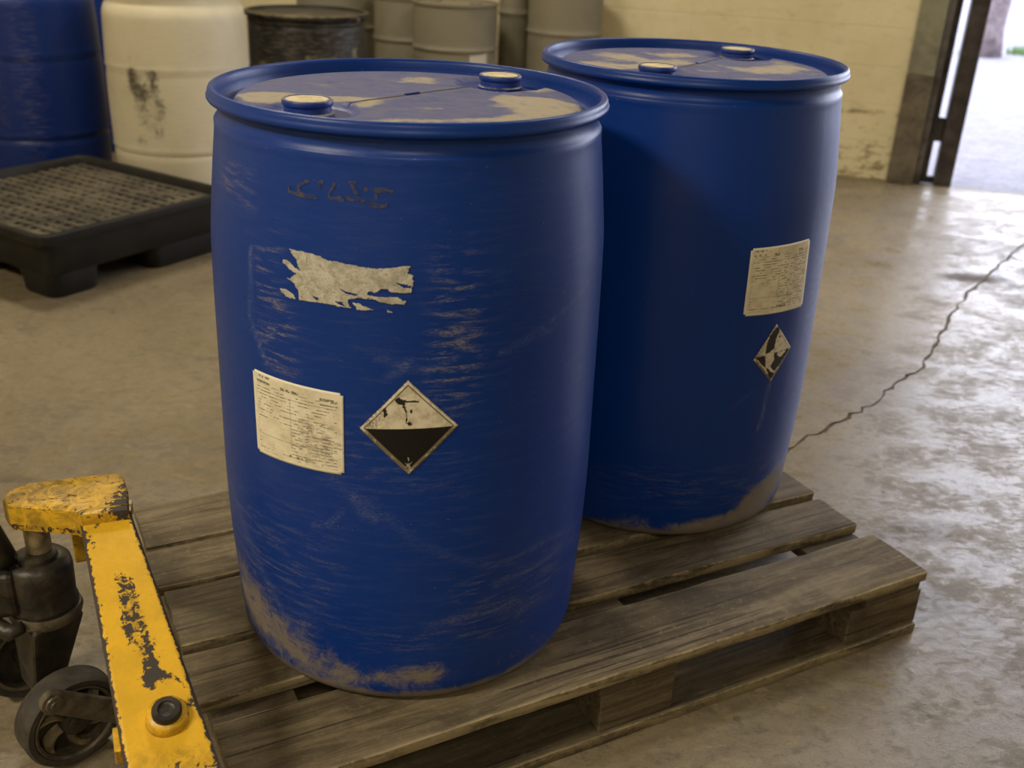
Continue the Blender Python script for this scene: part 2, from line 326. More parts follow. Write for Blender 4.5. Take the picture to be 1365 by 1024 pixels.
class MB:
    def __init__(s): s.V = []; s.F = []
    def add(s, V, Fc):
        n = len(s.V); s.V += [tuple(v) for v in V]; s.F += [tuple(i+n for i in f) for f in Fc]; return s
    def box(s, x0, x1, y0, y1, z0, z1, T=None):
        P = [Vector((x, y, z)) for z in (z0, z1) for x, y in ((x0, y0), (x1, y0), (x1, y1), (x0, y1))]
        if T is not None: P = [T @ p for p in P]
        return s.add(P, [(3, 2, 1, 0), (4, 5, 6, 7), (0, 1, 5, 4), (1, 2, 6, 5), (2, 3, 7, 6), (3, 0, 4, 7)])
    def hexa(s, bot, top):   # quads of 4 points each, counter-clockwise from above
        return s.add(list(bot)+list(top), [(3, 2, 1, 0), (4, 5, 6, 7), (0, 1, 5, 4), (1, 2, 6, 5), (2, 3, 7, 6), (3, 0, 4, 7)])
    def prism(s, pts, z0, z1, T=None):
        n = len(pts); P = [Vector((x, y, z0)) for x, y in pts] + [Vector((x, y, z1)) for x, y in pts]
        if T is not None: P = [T @ p for p in P]
        return s.add(P, [tuple(range(n))[::-1], tuple(range(n, 2*n))] + [(i, (i+1) % n, n+(i+1) % n, n+i) for i in range(n)])
    def lathe(s, prof, seg=48, T=None, close=False):
        n = len(prof); V = []; Fc = []
        for j in range(seg):
            a = 2*math.pi*j/seg; V += [Vector((r*cos(a), r*sin(a), z)) for r, z in prof]
        if T is not None: V = [T @ v for v in V]
        for j in range(seg):
            k2 = (j+1) % seg
            for i in range(n-1): Fc.append((j*n+i, k2*n+i, k2*n+i+1, j*n+i+1))
            if close: Fc.append((j*n+n-1, k2*n+n-1, k2*n, j*n))
        s.add(V, Fc)
        if not close:
            b = len(s.V) - len(V)
            if prof[0][0] > 1e-5: s.F.append(tuple(b+j*n for j in range(seg))[::-1])
            if prof[-1][0] > 1e-5: s.F.append(tuple(b+j*n+n-1 for j in range(seg)))
        return s
    def tube(s, pts, r, seg=10):
        pts = [Vector(p) for p in pts]; rs = r if isinstance(r, (list, tuple)) else [r]*len(pts); V = []; Fc = []
        for i, p in enumerate(pts):
            d = (pts[min(i+1, len(pts)-1)] - pts[max(i-1, 0)]).normalized()
            a = d.orthogonal().normalized() if i == 0 else (pa - d*pa.dot(d)).normalized()
            pa = a; b = d.cross(a)
            V += [p + (a*cos(2*math.pi*j/seg) + b*sin(2*math.pi*j/seg))*rs[i] for j in range(seg)]
        for i in range(len(pts)-1):
            for j in range(seg): Fc.append((i*seg+j, i*seg+(j+1) % seg, (i+1)*seg+(j+1) % seg, (i+1)*seg+j))
        Fc += [tuple(range(seg))[::-1], tuple((len(pts)-1)*seg+j for j in range(seg))]
        return s.add(V, Fc)
    def build(s, name, mat, parent=None, smooth=False, bevel=0, sharp=None, seg=2):
        return mesh(name, s.V, s.F, mat, parent, smooth, bevel=bevel, sharp=sharp, seg=seg)
def frame(o, x, z):   # matrix with local x along x, z along z, origin o
    z = Vector(z).normalized(); x = Vector(x); x = (x - z*x.dot(z)).normalized(); y = z.cross(x)
    mt = Matrix((x, y, z)).transposed().to_4x4(); mt.translation = Vector(o); return mt

# ================================================================ SETTING
def roombox(name, s0, s1, t0, t1, z0, z1, mat):
    # meshes are in the room frame; the object carries the frame
    o = MB().box(s0, s1, t0, t1, z0, z1).build(name, mat); o.location = RO; o.rotation_euler = (0, 0, RA); return tag(o, kind='structure')
H = 3.9
roombox('wall_back', -5.6, .16, 0, .25, 0, H+.1, 'wall')
roombox('wall_back', 4.9, 6.3, 0, .25, 0, H+.1, 'wall')
roombox('wall_back', .16, 4.9, 0, .25, 3.3, H+.1, 'wall')
roombox('wall_left', -5.85, -5.6, -11, .25, 0, H+.1, 'wall')
roombox('wall_right', 6.3, 6.55, -11, .25, 0, H+.1, 'wall')
roombox('wall_front', -5.85, 6.55, -11.25, -11, 0, H+.1, 'wall')
roombox('ceiling', -5.85, 6.55, -11.25, .25, H+.1, H+.25, 'ceil')

# floor slab, split by a real crack
CR = [(.62, 2.30), (.70, 2.42), (.784, 2.534), (.93, 2.66), (1.069, 2.80), (1.19, 2.96), (1.33, 3.12), (1.464, 3.352), (1.60, 3.60), (1.775, 3.896), (2.03, 4.24), (2.314, 4.636), (2.62, 5.02), (2.86, 5.34)]
def subdiv(P, n=6, amp=.010):
    out = []
    for i in range(len(P)-1):
        a, b = Vector(P[i]+(0,)), Vector(P[i+1]+(0,)); d = (b-a); nn = Vector((-d.y, d.x, 0)).normalized()
        for j in range(n): out.append(a + d*j/n + nn*(random.uniform(-amp, amp) if (i or j) else 0))
    out.append(Vector(P[-1]+(0,))); return out
path = subdiv(CR); left, right = [], []
for i, p in enumerate(path):
    d = (path[min(i+1, len(path)-1)] - path[max(i-1, 0)]).normalized(); nn = Vector((-d.y, d.x, 0))
    f = min(1, i/14, (len(path)-1-i)/14)
    w1 = (.002 + random.random()*.006)*f; w2 = (.002 + random.random()*.006)*f
    left.append(p + nn*w1); right.append(p - nn*w2)
hole = [path[0]] + left[1:-1] + [path[-1]] + right[1:-1][::-1]
from mathutils.geometry import tessellate_polygon
outer = [room(-5.85, -11.25), room(6.55, -11.25), room(6.55, .02), room(-5.85, .02)]
tri = tessellate_polygon([outer, hole]); V = outer + hole
nt = len(V); V2 = [Vector(v) for v in V] + [v - Vector((0, 0, .012)) for v in hole]
Fc = []
for t in tri:
    a, b, c = [V[i] for i in t]
    Fc.append(t if (b-a).cross(c-a).z > 0 else t[::-1])
nh = len(hole)
Fc += [(4+i, 4+(i+1) % nh, nt+(i+1) % nh, nt+i) for i in range(nh)]
fl = mesh('floor', V2, Fc, 'floor'); tag(fl, kind='structure')
ck = tag(mesh('floor_slab_base', [v - Vector((0, 0, .005)) for v in hole], [tuple(range(nh))], 'crack', fl), None)
roombox('floor_ground', -5.85, 6.55, -11.25, .02, -.2, -.02, 'crack')
yd = roombox('yard_ground', -14, 34, .02, 44, -.12, -.012, 'outside')
roombox('door_threshold', .16, 4.9, -.01, .02, -.02, .002, 'jamb_low')

# door frame at the left of the opening
def rthing(name, s, t, kind='structure'):
    o = D.objects.new(name, None); C.objects.link(o); o.location = room(s, t); o.rotation_euler = (0, 0, RA); o['kind'] = kind; return o
dj = rthing('door_1', 0, 0)
MB().box(-.01, .125, -.05, .2, .58, 3.4).build('door_post', 'jamb', dj, bevel=.006)
MB().box(-.012, .127, -.052, .202, 0, .58).build('door_post_base', 'jamb_low', dj, bevel=.006)
MB().box(.128, .165, -.02, .2, 0, 3.35).build('guide_channel', 'rail', dj, bevel=.004)
MB().box(.165, .20, .05, .09, 0, 3.35).box(.165, .178, .05, .2, 0, 3.35).build('guide_channel_lip', 'rail_dark', dj)
mb = MB().box(.235, .33, .0, .13, 0, 3.35); mb.build('door_leaf_edge', 'rail_dark', dj, bevel=.008)
MB().box(.20, .235, .05, .08, .23, .36).build('guide_bracket', 'rail_dark', dj, bevel=.003)
MB().box(.20, .235, .05, .08, 0, .04).build('guide_bracket', 'rail_dark', dj, bevel=.003)
for z in (1.5, 2.3, 3.0): MB().box(.20, .235, .05, .08, z, z+.14).build('guide_bracket', 'rail_dark', dj, bevel=.003)

# added unseen fittings around the interior fill lights (behind and above the camera)
for i, (s, t, p) in enumerate(FILL_LAMPS):
    lf = rthing('added_ceiling_light', s, t, None); del lf['kind']; lf.location.z = 3.89
    tag(lf, ('added unseen twin tube fill light at the dim rear of the hall', 'added unseen twin tube fill light behind the viewer to the right', 'added unseen twin tube fill light above the stored drums', 'added unseen twin tube fill light nearest the open door')[i], 'ceiling light', 'added fill lights on the ceiling')
    MB().box(-.62, .62, -.2, .2, 0, .11).build('housing', 'housing', lf, bevel=.01)
    for y in (-.12, .12): MB().lathe([(0, -.58), (.016, -.58), (.016, .58), (0, .58)], 12, frame((0, y, -.016), (0, 1, 0), (1, 0, 0))).build('added_lamp_tube', 'tube', lf, True)

# ================================================================ DRUMS
ZS = [.03, .04, .07, .1, .2, .3, .6, .7, .8, .84, .862]; RS = [.2925, .294, .2965, .298, .304, .306, .303, .301, .291, .286, .283]
def smooth_r(z, Z=ZS, Rr=RS):
    # gaussian-smoothed radius so the blow-moulded wall has no facets
    ks = np.linspace(-.05, .05, 11); wt = np.exp(-(ks/.025)**2)
    return float((np.interp(np.clip(z+ks, Z[0], Z[-1]), Z, Rr)*wt).sum()/wt.sum())
def ray_r(z):
    if z < .03: return float(np.interp(z, [0, .004, .010, .02, .03], [.272, .280, .286, .291, smooth_r(.03)]))
    return smooth_r(z)
def drum_profile():
    P = [(.001, .030), (.20, .028), (.235, .012), (.250, .002), (.262, 0), (.272, 0), (.280, .003), (.286, .010), (.291, .020)]
    z = .03
    while z < .862: P.append((smooth_r(z), z)); z += .0075
    r = smooth_r(.862)
    P += [(r+.0008, .8630), (r-.0006, .8655), (r-.0030, .868), (.2788, .8735), (.2782, .8785), (.2785, .8840), (.2805, .8875), (.2865, .8895), (.2915, .8912), (.2930, .8940), (.2930, .8970), (.2917, .8990), (.2911, .9015), (.2908, .9040),
          (.2893, .9075), (.2865, .9092), (.2840, .9092), (.2815, .9075), (.2798, .9030), (.2787, .8950), (.2775, .884), (.273, .8775), (.262, .8760)]
    return P
def poly_d(P, pts):
    # distance from points (N,2) to a polyline, in metres on the unrolled wall
    best = np.full(len(P), 9.)
    for a, b in zip(pts[:-1], pts[1:]):
        a = np.array(a); b = np.array(b); ab = b-a; t = np.clip(((P-a)@ab)/(ab@ab+1e-12), 0, 1)
        best = np.minimum(best, np.hypot(*(P-(a+t[:, None]*ab)).T))
    return best
A2M = rad(1)*.303
def drum_body(parent, mat, prof, seg=288, dust=(), scuff=(), scratch=(), ang0=90, name='body', ringdust=.0, flat=.0):
    n = len(prof); V = []; Fc = []; uv = []
    pr = np.array(prof)
    for j in range(seg+1):
        a = ang0 + 360*j/seg
        for r, z in prof: V.append((r*cos(rad(a)), r*sin(rad(a)), z)); uv.append((a*A2M, z))
    for j in range(seg):
        for i in range(n-1): Fc.append((j*n+i, (j+1)*n+i, (j+1)*n+i+1, j*n+i+1))
    uv = np.array(uv); ang = uv[:, 0]/A2M; ang = np.where(ang > 180, ang-360, ang)
    P = np.c_[ang*A2M, uv[:, 1]]; arr = {'dust': np.zeros(len(P)), 'scuff': np.zeros(len(P)), 'scratch': np.zeros(len(P))}
    arr['dust'] += ringdust*np.exp(-(P[:, 1]/.012)**2)
    for (a, z, wa, hz, s_) in dust: arr['dust'] += s_*np.exp(-(((ang-a)/wa)**2 + ((P[:, 1]-z)/hz)**2))
    for (a, z, wa, hz, s_) in scuff: arr['scuff'] += s_*np.exp(-(np.abs((ang-a)/wa)**4 + np.abs((P[:, 1]-z)/hz)**4))
    for pts, wd, s_ in scratch:
        d = poly_d(P, [(p[0]*A2M, p[1]) for p in pts]); arr['scratch'] += s_*np.exp(-(d/wd)**2)
    arr = {k_: np.clip(v, 0, 1) for k_, v in arr.items()}
    return mesh(name, V, Fc, mat, parent, True, arr, uv, sharp=50)
def drum_head(parent, bungs, dusts, zc=.893, R=.257):
    nr, ns = 56, 160; V = []; att = {'dust': [], 'film': [], 'edge_dark': []}
    b1, b2 = Vector(bungs[0]), Vector(bungs[1]); ax = (b2-b1).normalized(); nx = Vector((-ax.y, ax.x))
    for i in range(nr+1):
        r = R*1.02*i/nr
        for j in range(ns):
            a = 2*math.pi*j/ns; x, y = r*cos(a), r*sin(a); z = zc
            if r > R-.006: z -= .016*min(1, (r-(R-.006))/.011)
            p = Vector((x, y)); rec = 0
            for b in (b1, b2):
                d = (p-b).length; rec = max(rec, min(1, max(0, (.074-d)/.012)))
            z -= .008*rec
            z += .0016*math.cos(min(1, abs(p.dot(nx))/.05)*math.pi)*(1-rec)*max(0, 1-(r/.2)**4)
            dd = 0
            for (u_, v_, su, sv, s_, th) in dusts:
                q = Vector((x-u_, y-v_)); uu = q.x*cos(th)+q.y*sin(th); vv = -q.x*sin(th)+q.y*cos(th); dd += s_*math.exp(-(uu/su)**2-(vv/sv)**2)
            for b in (b1, b2):
                d = (p-b).length; dd = dd*(1-.85*rec)
            V.append((x, y, z)); att['dust'].append(min(1, dd)); att['film'].append(.9*(1-.8*rec)); att['edge_dark'].append(.75 if r > R-.001 else 0)
    Fc = []
    for i in range(nr):
        for j in range(ns): k2 = (j+1) % ns; Fc.append((i*ns+j, (i+1)*ns+j, (i+1)*ns+k2, i*ns+k2))
    h = mesh('head', V, Fc, 'head', parent, True, att)
    # parting crease with the sprue nub
    mb = MB(); a0 = b1 + ax*.070; a1 = b2 - ax*.072; L = (a1-a0).length; N = 24; top = []
    for i in range(N+1):
        p = a0 + ax*L*i/N + nx*random.uniform(-.0015, .0015); wd = .0014 + .0028*math.exp(-((i/N-.5)/.12)**2)
        top.append((p, wd))
    Vv = [(*(p+nx*s_*wd), zc+.0019+(.0008 if abs(s_) < 1 else 0)) for p, wd in top for s_ in (-1, 0, 1)]
    Ff = [(i*3+j, i*3+j+1, i*3+j+4, i*3+j+3) for i in range(N) for j in (0, 1)]
    mesh('parting_crease', Vv, [f[::-1] for f in Ff], 'crack', h, True)
    c0 = (a0+a1)/2
    MB().box(-.014, .014, -.003, .003, zc+.001, zc+.0045, Matrix.Translation((c0.x, c0.y, 0)) @ Matrix.Rotation(math.atan2(ax.y, ax.x), 4, 'Z')).build('sprue_nub', 'head', h, bevel=.001)
    for b in bungs:
        T = Matrix.Translation((b[0], b[1], zc-.008))
        bb = MB().lathe([(.036, 0), (.036, .004), (.0325, .006), (.0320, .0135), (.0338, .0145), (.0346, .0165), (.0346, .0205), (.0335, .0225), (.0318, .0232), (.0308, .0228), (.0305, .0215)], 56, T)
        bb.F.pop()
        bo = bb.build('bung', 'bung', parent, True, sharp=40)
        MB().lathe([(.0001, .0228), (.009, .0228), (.0125, .0222), (.027, .0225), (.0306, .0219)], 48, T).build('bung_top', 'bung_top', bo, True)
    return h

TAB = {"PAPER1": [[-130.75, 0.5451],[-101.17, 0.5439],[-101.37, 0.4171],[-130.48, 0.413]], "DIAM1": [[-84.41, 0.5707],[-71.21, 0.4997],[-84.16, 0.4258],[-97.0, 0.4949]], "PAPER2": [[-71.38, 0.6178],[-43.24, 0.6195],[-41.33, 0.4837],[-70.92, 0.4887]], "DIAM2": [[-55.45, 0.4632],[-44.87, 0.4031],[-54.12, 0.3422],[-64.05, 0.3973]], "TORN_A": [[-115.8, 0.7357],[-110.63, 0.7354],[-106.98, 0.7335],[-105.8, 0.7305],[-101.57, 0.7285],[-97.87, 0.7267],[-93.18, 0.7246],[-89.27, 0.7257],[-85.75, 0.7295],[-83.64, 0.7297],[-84.52, 0.7259],[-84.52, 0.7203],[-83.28, 0.7176],[-83.45, 0.7054],[-83.63, 0.7006],[-83.52, 0.6948],[-86.08, 0.6932],[-89.25, 0.6949],[-89.95, 0.698],[-91.19, 0.6977],[-92.62, 0.6929],[-94.22, 0.6933],[-94.59, 0.6883],[-90.67, 0.6873],[-87.31, 0.6875],[-84.95, 0.6819],[-85.38, 0.6776],[-88.55, 0.6784],[-91.03, 0.6797],[-93.52, 0.6838],[-96.77, 0.6837],[-99.34, 0.681],[-99.55, 0.6759],[-98.83, 0.6684],[-101.63, 0.6691],[-103.52, 0.6704],[-107.44, 0.6703],[-112.82, 0.669],[-113.08, 0.6811],[-114.18, 0.69],[-115.25, 0.6939],[-116.13, 0.695],[-114.33, 0.7013],[-113.47, 0.7044],[-115.91, 0.7088],[-117.76, 0.7166],[-117.55, 0.7206],[-115.73, 0.7186],[-114.37, 0.7132],[-112.01, 0.7086],[-113.3, 0.716],[-113.54, 0.7225],[-114.65, 0.7282]], "TORN_B": [[-98.25, 0.6767],[-96.79, 0.6765],[-95.34, 0.6722],[-93.01, 0.6692],[-95.35, 0.6672],[-97.17, 0.6677]], "TORN_C": [[-119.04, 0.6788],[-116.26, 0.6789],[-114.73, 0.6755],[-113.89, 0.6693],[-116.34, 0.6688],[-118.14, 0.6738]], "TORN_D": [[-89.62, 0.6703],[-88.03, 0.6667],[-89.62, 0.6667]], "HOLE_A": [[-109.0, 0.6789],[-107.4, 0.6773],[-107.63, 0.6722],[-108.42, 0.6745]], "HOLE_B": [[-87.67, 0.708],[-85.74, 0.7061],[-84.51, 0.7034],[-83.8, 0.7038],[-83.8, 0.6996],[-84.68, 0.7005],[-86.44, 0.7032]], "HOLE_C": [[-103.12, 0.6756],[-100.85, 0.6752],[-100.12, 0.6697],[-101.99, 0.6724]], "HOLE_D": [[-101.91, 0.6936],[-99.68, 0.6906],[-96.76, 0.6883],[-97.86, 0.6863],[-100.06, 0.6884]], "ST00": [[-116.6, 0.8169],[-116.25, 0.8101],[-114.5, 0.8096],[-111.38, 0.8083],[-107.88, 0.8082]], "ST01": [[-113.36, 0.8122],[-113.55, 0.8192],[-111.77, 0.8245],[-110.13, 0.8279]], "ST02": [[-107.99, 0.8275],[-106.41, 0.8278]], "ST03": [[-107.46, 0.8267],[-107.4, 0.8185]], "ST04": [[-103.35, 0.8301],[-103.58, 0.8242],[-104.57, 0.8178],[-104.79, 0.8118],[-103.76, 0.8095],[-102.52, 0.8107],[-100.52, 0.8082]], "ST05": [[-99.63, 0.8313],[-97.45, 0.8327]], "ST06": [[-98.89, 0.8304],[-97.89, 0.8221],[-97.16, 0.8178]], "ST07": [[-100.3, 0.8141],[-98.82, 0.8101],[-97.37, 0.8101],[-96.91, 0.8144]], "ST08": [[-95.28, 0.8289],[-95.02, 0.8221]], "ST09": [[-96.42, 0.8099],[-94.04, 0.8102]], "ST10": [[-93.13, 0.8262],[-91.95, 0.8242],[-90.31, 0.8258],[-88.21, 0.8228]], "ST11": [[-92.66, 0.8251],[-92.4, 0.8136]], "ST12": [[-94.74, 0.807],[-92.38, 0.8049],[-90.04, 0.8049],[-89.7, 0.8097]], "SYM_A": [[-87.75, 0.5409],[-86.73, 0.5459],[-85.72, 0.5417],[-81.65, 0.5398],[-82.66, 0.5377],[-85.31, 0.5379],[-85.51, 0.5336],[-84.69, 0.5252],[-84.9, 0.5227],[-86.12, 0.5335],[-87.34, 0.5369]], "SYM_B": [[-85.02, 0.524],[-84.74, 0.524],[-84.61, 0.507],[-84.85, 0.507]], "SYM_C": [[-84.69, 0.5057],[-84.07, 0.508],[-83.37, 0.5045],[-84.28, 0.5016]], "SYM_D": [[-84.08, 0.5252],[-83.47, 0.5276],[-83.14, 0.5252],[-83.79, 0.5216]], "SYM_E": [[-90.83, 0.5277],[-90.0, 0.5303],[-89.61, 0.5184],[-90.43, 0.5133]], "WH_A": [[-84.38, 0.4537],[-84.09, 0.4537],[-84.13, 0.4474],[-84.34, 0.4474]], "WH_B": [[-85.17, 0.4454],[-84.67, 0.4436],[-83.92, 0.4441],[-83.34, 0.4479],[-83.59, 0.4428],[-84.25, 0.4413],[-84.88, 0.4418]], "WH_C": [[-85.17, 0.4352],[-84.59, 0.4413],[-84.0, 0.4408],[-83.75, 0.4373],[-84.16, 0.4327],[-84.5, 0.4373]], "D2_A": [[-56.59, 0.4504],[-54.58, 0.4576],[-53.39, 0.4486],[-54.73, 0.4314],[-54.96, 0.413],[-57.2, 0.406],[-58.88, 0.4038],[-58.93, 0.4239],[-58.04, 0.4416]], "D2_B": [[-63.9, 0.4025],[-58.81, 0.4019],[-57.86, 0.3746]], "D2_C": [[-54.58, 0.4033],[-45.67, 0.4028],[-49.86, 0.3787],[-53.0, 0.3625],[-55.53, 0.3759],[-54.02, 0.3885]], "D2_D": [[-53.84, 0.4389],[-52.02, 0.436],[-52.56, 0.431]], "D2_E": [[-57.99, 0.3785],[-55.04, 0.3659],[-52.84, 0.3585],[-54.5, 0.3451]], "DRIP2": [[-54.74, 0.3454],[-54.88, 0.3175],[-53.72, 0.2664]], "SCRA": [[-122.28, 0.7026],[-126.45, 0.7059],[-119.51, 0.6637],[-125.88, 0.6229],[-119.39, 0.5932],[-123.63, 0.5726]], "SC1": [[-105.96, 0.4115],[-97.69, 0.3804],[-89.68, 0.355],[-81.7, 0.3102],[-73.47, 0.2856],[-61.88, 0.2539]], "SC2": [[-111.0, 0.3235],[-106.39, 0.3298],[-102.79, 0.3538]], "SC3": [[-58.64, 0.213],[-49.24, 0.2166],[-36.25, 0.2179],[-19.44, 0.2082]], "SC4": [[-78.06, 0.1561],[-63.89, 0.1702],[-48.03, 0.1556],[-33.26, 0.1319]], "SC5": [[-55.06, 0.2506],[-40.03, 0.256],[-17.52, 0.2314]], "SC6": [[-99.32, 0.384],[-96.12, 0.3569],[-92.89, 0.3488]], "BLOB": [[-81.36, 0.0741],[-104.22, 0.0551],[-114.38, 0.0615],[-133.67, 0.0716],[-144.07, 0.1049],[-91.17, 0.0582]], "BLOB2": [[-68.17, 0.0433],[-51.94, 0.0579],[-79.37, 0.0381],[-39.88, 0.083],[-105.57, 0.0343]], "SC7": [[-89.93, 0.5737],[-85.18, 0.5855],[-84.24, 0.5998]]}
def wallpt(a, z, off): r = ray_r(z)+off; return (r*cos(rad(a)), r*sin(rad(a)), z)
def label_quad(name, corners, mat, parent, label, off=.0009, n=36, round_=.0):
    tl, tr, br, bl = [np.array(c) for c in corners]; V = []; uv = []
    for j in range(n+1):
        v = j/n
        for i in range(n+1):
            u = i/n; p = (tl*(1-u)+tr*u)*v + (bl*(1-u)+br*u)*(1-v); V.append(wallpt(p[0], p[1], off)); uv.append((u, v))
    w_ = n+1; Fc = [(j*w_+i, j*w_+i+1, (j+1)*w_+i+1, (j+1)*w_+i) for j in range(n) for i in range(n) if not (round_ and (i in (0, n-1)) and (j in (0, n-1)))]
    o = mesh(name, V, Fc, mat, parent, True, uv=uv); o['label'] = label; so = o.modifiers.new('thickness', 'SOLIDIFY'); so.thickness = .0005; so.offset = 1
    return o
def label_diamond(corners, mat, parent, label):   # top, right, bottom, left
    t, r, b, l = corners; return label_quad('hazard_diamond', (l, t, r, b), mat, parent, label, n=36)
def patch(mb, pts, off=.0019):
    P = []
    for a, b in zip(pts, pts[1:]+pts[:1]):
        L = math.hypot((b[0]-a[0])*A2M, b[1]-a[1]); n = max(1, int(L/.0016))
        for i in range(n): P.append((a[0]+(b[0]-a[0])*i/n + random.gauss(0, .0007)/A2M, a[1]+(b[1]-a[1])*i/n + random.gauss(0, .0008)))
    pts = P
    tri = tessellate_polygon([[Vector((p[0]*A2M, p[1], 0)) for p in pts]])
    mb.add([wallpt(p[0], p[1], off) for p in pts], [t for t in tri])
def stroke(mb, pts, wd, off=.0008):
    P = []
    for a, b in zip(pts[:-1], pts[1:]):
        n = max(1, int(abs(a[0]-b[0])/.7 + abs(a[1]-b[1])/.004)); P += [(a[0]+(b[0]-a[0])*i/n, a[1]+(b[1]-a[1])*i/n) for i in range(n)]
    P.append(pts[-1]); V = []
    for i, p in enumerate(P):
        a, b = P[max(0, i-1)], P[min(len(P)-1, i+1)]; dx, dy = (b[0]-a[0])*A2M, b[1]-a[1]; L = math.hypot(dx, dy) or 1
        w_ = wd*random.uniform(.35, 1.1); nx_, ny_ = -dy/L*w_, dx/L*w_
        V += [wallpt(p[0]+nx_/A2M, p[1]+ny_, off), wallpt(p[0]-nx_/A2M, p[1]-ny_, off)]
    mb.add(V, [(2*i, 2*i+1, 2*i+3, 2*i+2) for i in range(len(P)-1)])
def inside(P, poly):
    x, y = P[:, 0], P[:, 1]; r = np.zeros(len(P), bool); n = len(poly)
    for i in range(n):
        x1, y1 = poly[i]; x2, y2 = poly[(i+1) % n]
        c = ((y1 > y) != (y2 > y)) & (x < (x2-x1)*(y-y1)/(y2-y1+1e-15)+x1); r ^= c
    return r
def torn_label(parent):
    polys = [[(a*A2M, z) for a, z in TAB[k_]] for k_ in ('TORN_A', 'TORN_B', 'TORN_C', 'TORN_D')]; holes = [[(a*A2M, z) for a, z in TAB[k_]] for k_ in ('HOLE_A', 'HOLE_B', 'HOLE_C', 'HOLE_D')]
    al = np.vstack([np.array(p) for p in polys]); lo = al.min(0)-.002; hi = al.max(0)+.002; st = .0008
    nx_ = int((hi[0]-lo[0])/st); ny_ = int((hi[1]-lo[1])/st)
    gx, gy = np.meshgrid(np.arange(nx_), np.arange(ny_)); P = np.c_[lo[0]+(gx.ravel()+.5)*st, lo[1]+(gy.ravel()+.5)*st]
    jit = np.array([[mnoise.noise(Vector((p[0]*160, p[1]*260, c_))) + .7*mnoise.noise(Vector((p[0]*420, p[1]*600, c_))) for c_ in (1, 9)] for p in P])
    Q = P + jit*np.array([.0022, .0011])
    keep = np.zeros(len(P), bool)
    for p in polys: keep |= inside(Q, p)
    for p in holes: keep &= ~inside(Q, p)
    pit = np.array([mnoise.noise(Vector((p[0]*220, p[1]*600, 5))) for p in P])
    edge = np.clip((P[:, 0]-lo[0])/(hi[0]-lo[0]), 0, 1)
    keep &= ~((pit > .70-.10*edge))
    idx = {}; V = []; Fc = []; uv = []
    def vid(i, j):
        if (i, j) not in idx:
            idx[(i, j)] = len(V); a = (lo[0]+i*st)/A2M; z = lo[1]+j*st; V.append(wallpt(a, z, .0009)); uv.append((lo[0]+i*st, z))
        return idx[(i, j)]
    for k_ in np.nonzero(keep)[0]:
        i, j = int(gx.ravel()[k_]), int(gy.ravel()[k_]); Fc.append((vid(i, j), vid(i+1, j), vid(i+1, j+1), vid(i, j+1)))
    o = mesh('torn_label', V, Fc, 'torn', parent, True, uv=uv); o['label'] = 'remains of a torn off grey paper label'
    so = o.modifiers.new('thickness', 'SOLIDIFY'); so.thickness = .0004; so.offset = 1

PROF = drum_profile()
d1 = thing('blue_drum', 'nearest blue plastic drum with a torn grey label strip, on the wooden pallet', 'drum', (-.1695, 1.5695, .1462), 0, 'blue drums on the wooden pallet')
drum_body(d1, 'blue', PROF,
    dust=[(-81, .060, 9, .030, .85), (-91, .052, 5, .02, .55), (-104, .045, 9, .030, .62), (-117, .055, 12, .045, .62), (-134, .085, 14, .07, .62), (-146, .12, 10, .09, .5), (-165, .1, 20, .09, .5),
          (-75, .010, 60, .012, .6), (-60, .05, 25, .03, .30), (-30, .04, 20, .04, .35), (-120, .12, 22, .06, .28), (-60, .016, 180, .010, .45)] ,
    scuff=[(-123, .65, 5, .09, .95), (-118.5, .60, 5, .05, .6), (-72.5, .64, 7, .105, .85), (-75, .56, 5, .04, .55), (-78, .13, 22, .03, .25), (-50, .19, 22, .07, .4), (-130, .2, 25, .12, .35), (-60, .5, 80, .4, .10), (-140, .8, 12, .03, .5), (-95, .45, 22, .06, .22)],
    scratch=[(TAB['SC1'], .006, .28), (TAB['SC2'], .004, .6), (TAB['SC3'], .005, .55), (TAB['SC4'], .010, .35), (TAB['SC5'], .003, .6), (TAB['SC6'], .006, .5), (TAB['SC7'], .004, .6),
             ([(-130, .72), (-131, .62), (-125, .56)], .003, .8), ([(-40, .62), (-60, .60), (-25, .66)], .0025, .5), ([(-150, .3), (-135, .2), (-120, .1)], .01, .35), ([(-92, .60), (-80, .585), (-72, .60)], .004, .5)], ringdust=.5)
drum_head(d1, [(-.1255, -.1405), (.1265, .1645)], [(-.12, -.045, .09, .030, 1.0, .1), (-.20, -.07, .04, .05, .8, 0), (-.06, -.10, .02, .05, .8, -.5), (.16, .02, .09, .05, .9, -.3), (.07, -.17, .16, .030, .8, .25), (.19, -.08, .07, .06, .9, .9), (.0, .17, .07, .05, .8, 0), (-.02, .03, .06, .03, .4, .5), (.2, .12, .05, .05, .6, 0), (.05, -.08, .05, .02, .45, .4), (-.15, .08, .08, .05, .55, .6)])
label_quad('paper_label', TAB['PAPER1'], 'paper_a', d1, 'cream paper data label with faded smudged printing', round_=1)
dm = label_diamond(TAB['DIAM1'], 'diamond_a', d1, 'hazard diamond, worn white upper half and black lower half')
mb = MB()
for n_ in ('SYM_A', 'SYM_B', 'SYM_C', 'SYM_D', 'SYM_E'): patch(mb, TAB[n_])
mb.build('symbol_remnant', 'print', dm)
mb = MB()
for n_ in ('WH_A', 'WH_B', 'WH_C'): patch(mb, TAB[n_])
mb.build('class_number_remnant', 'print_white', dm)
torn_label(d1)
mb = MB()
for n_ in sorted(k_ for k_ in TAB if k_.startswith('ST')): stroke(mb, TAB[n_], .0034)
so = mb.build('faded_stencil', plain('stencil_residue', S(10, 42, 106), S(78, 74, 78), 120, .8), d1); so['label'] = 'faded illegible dark stencilled lettering'

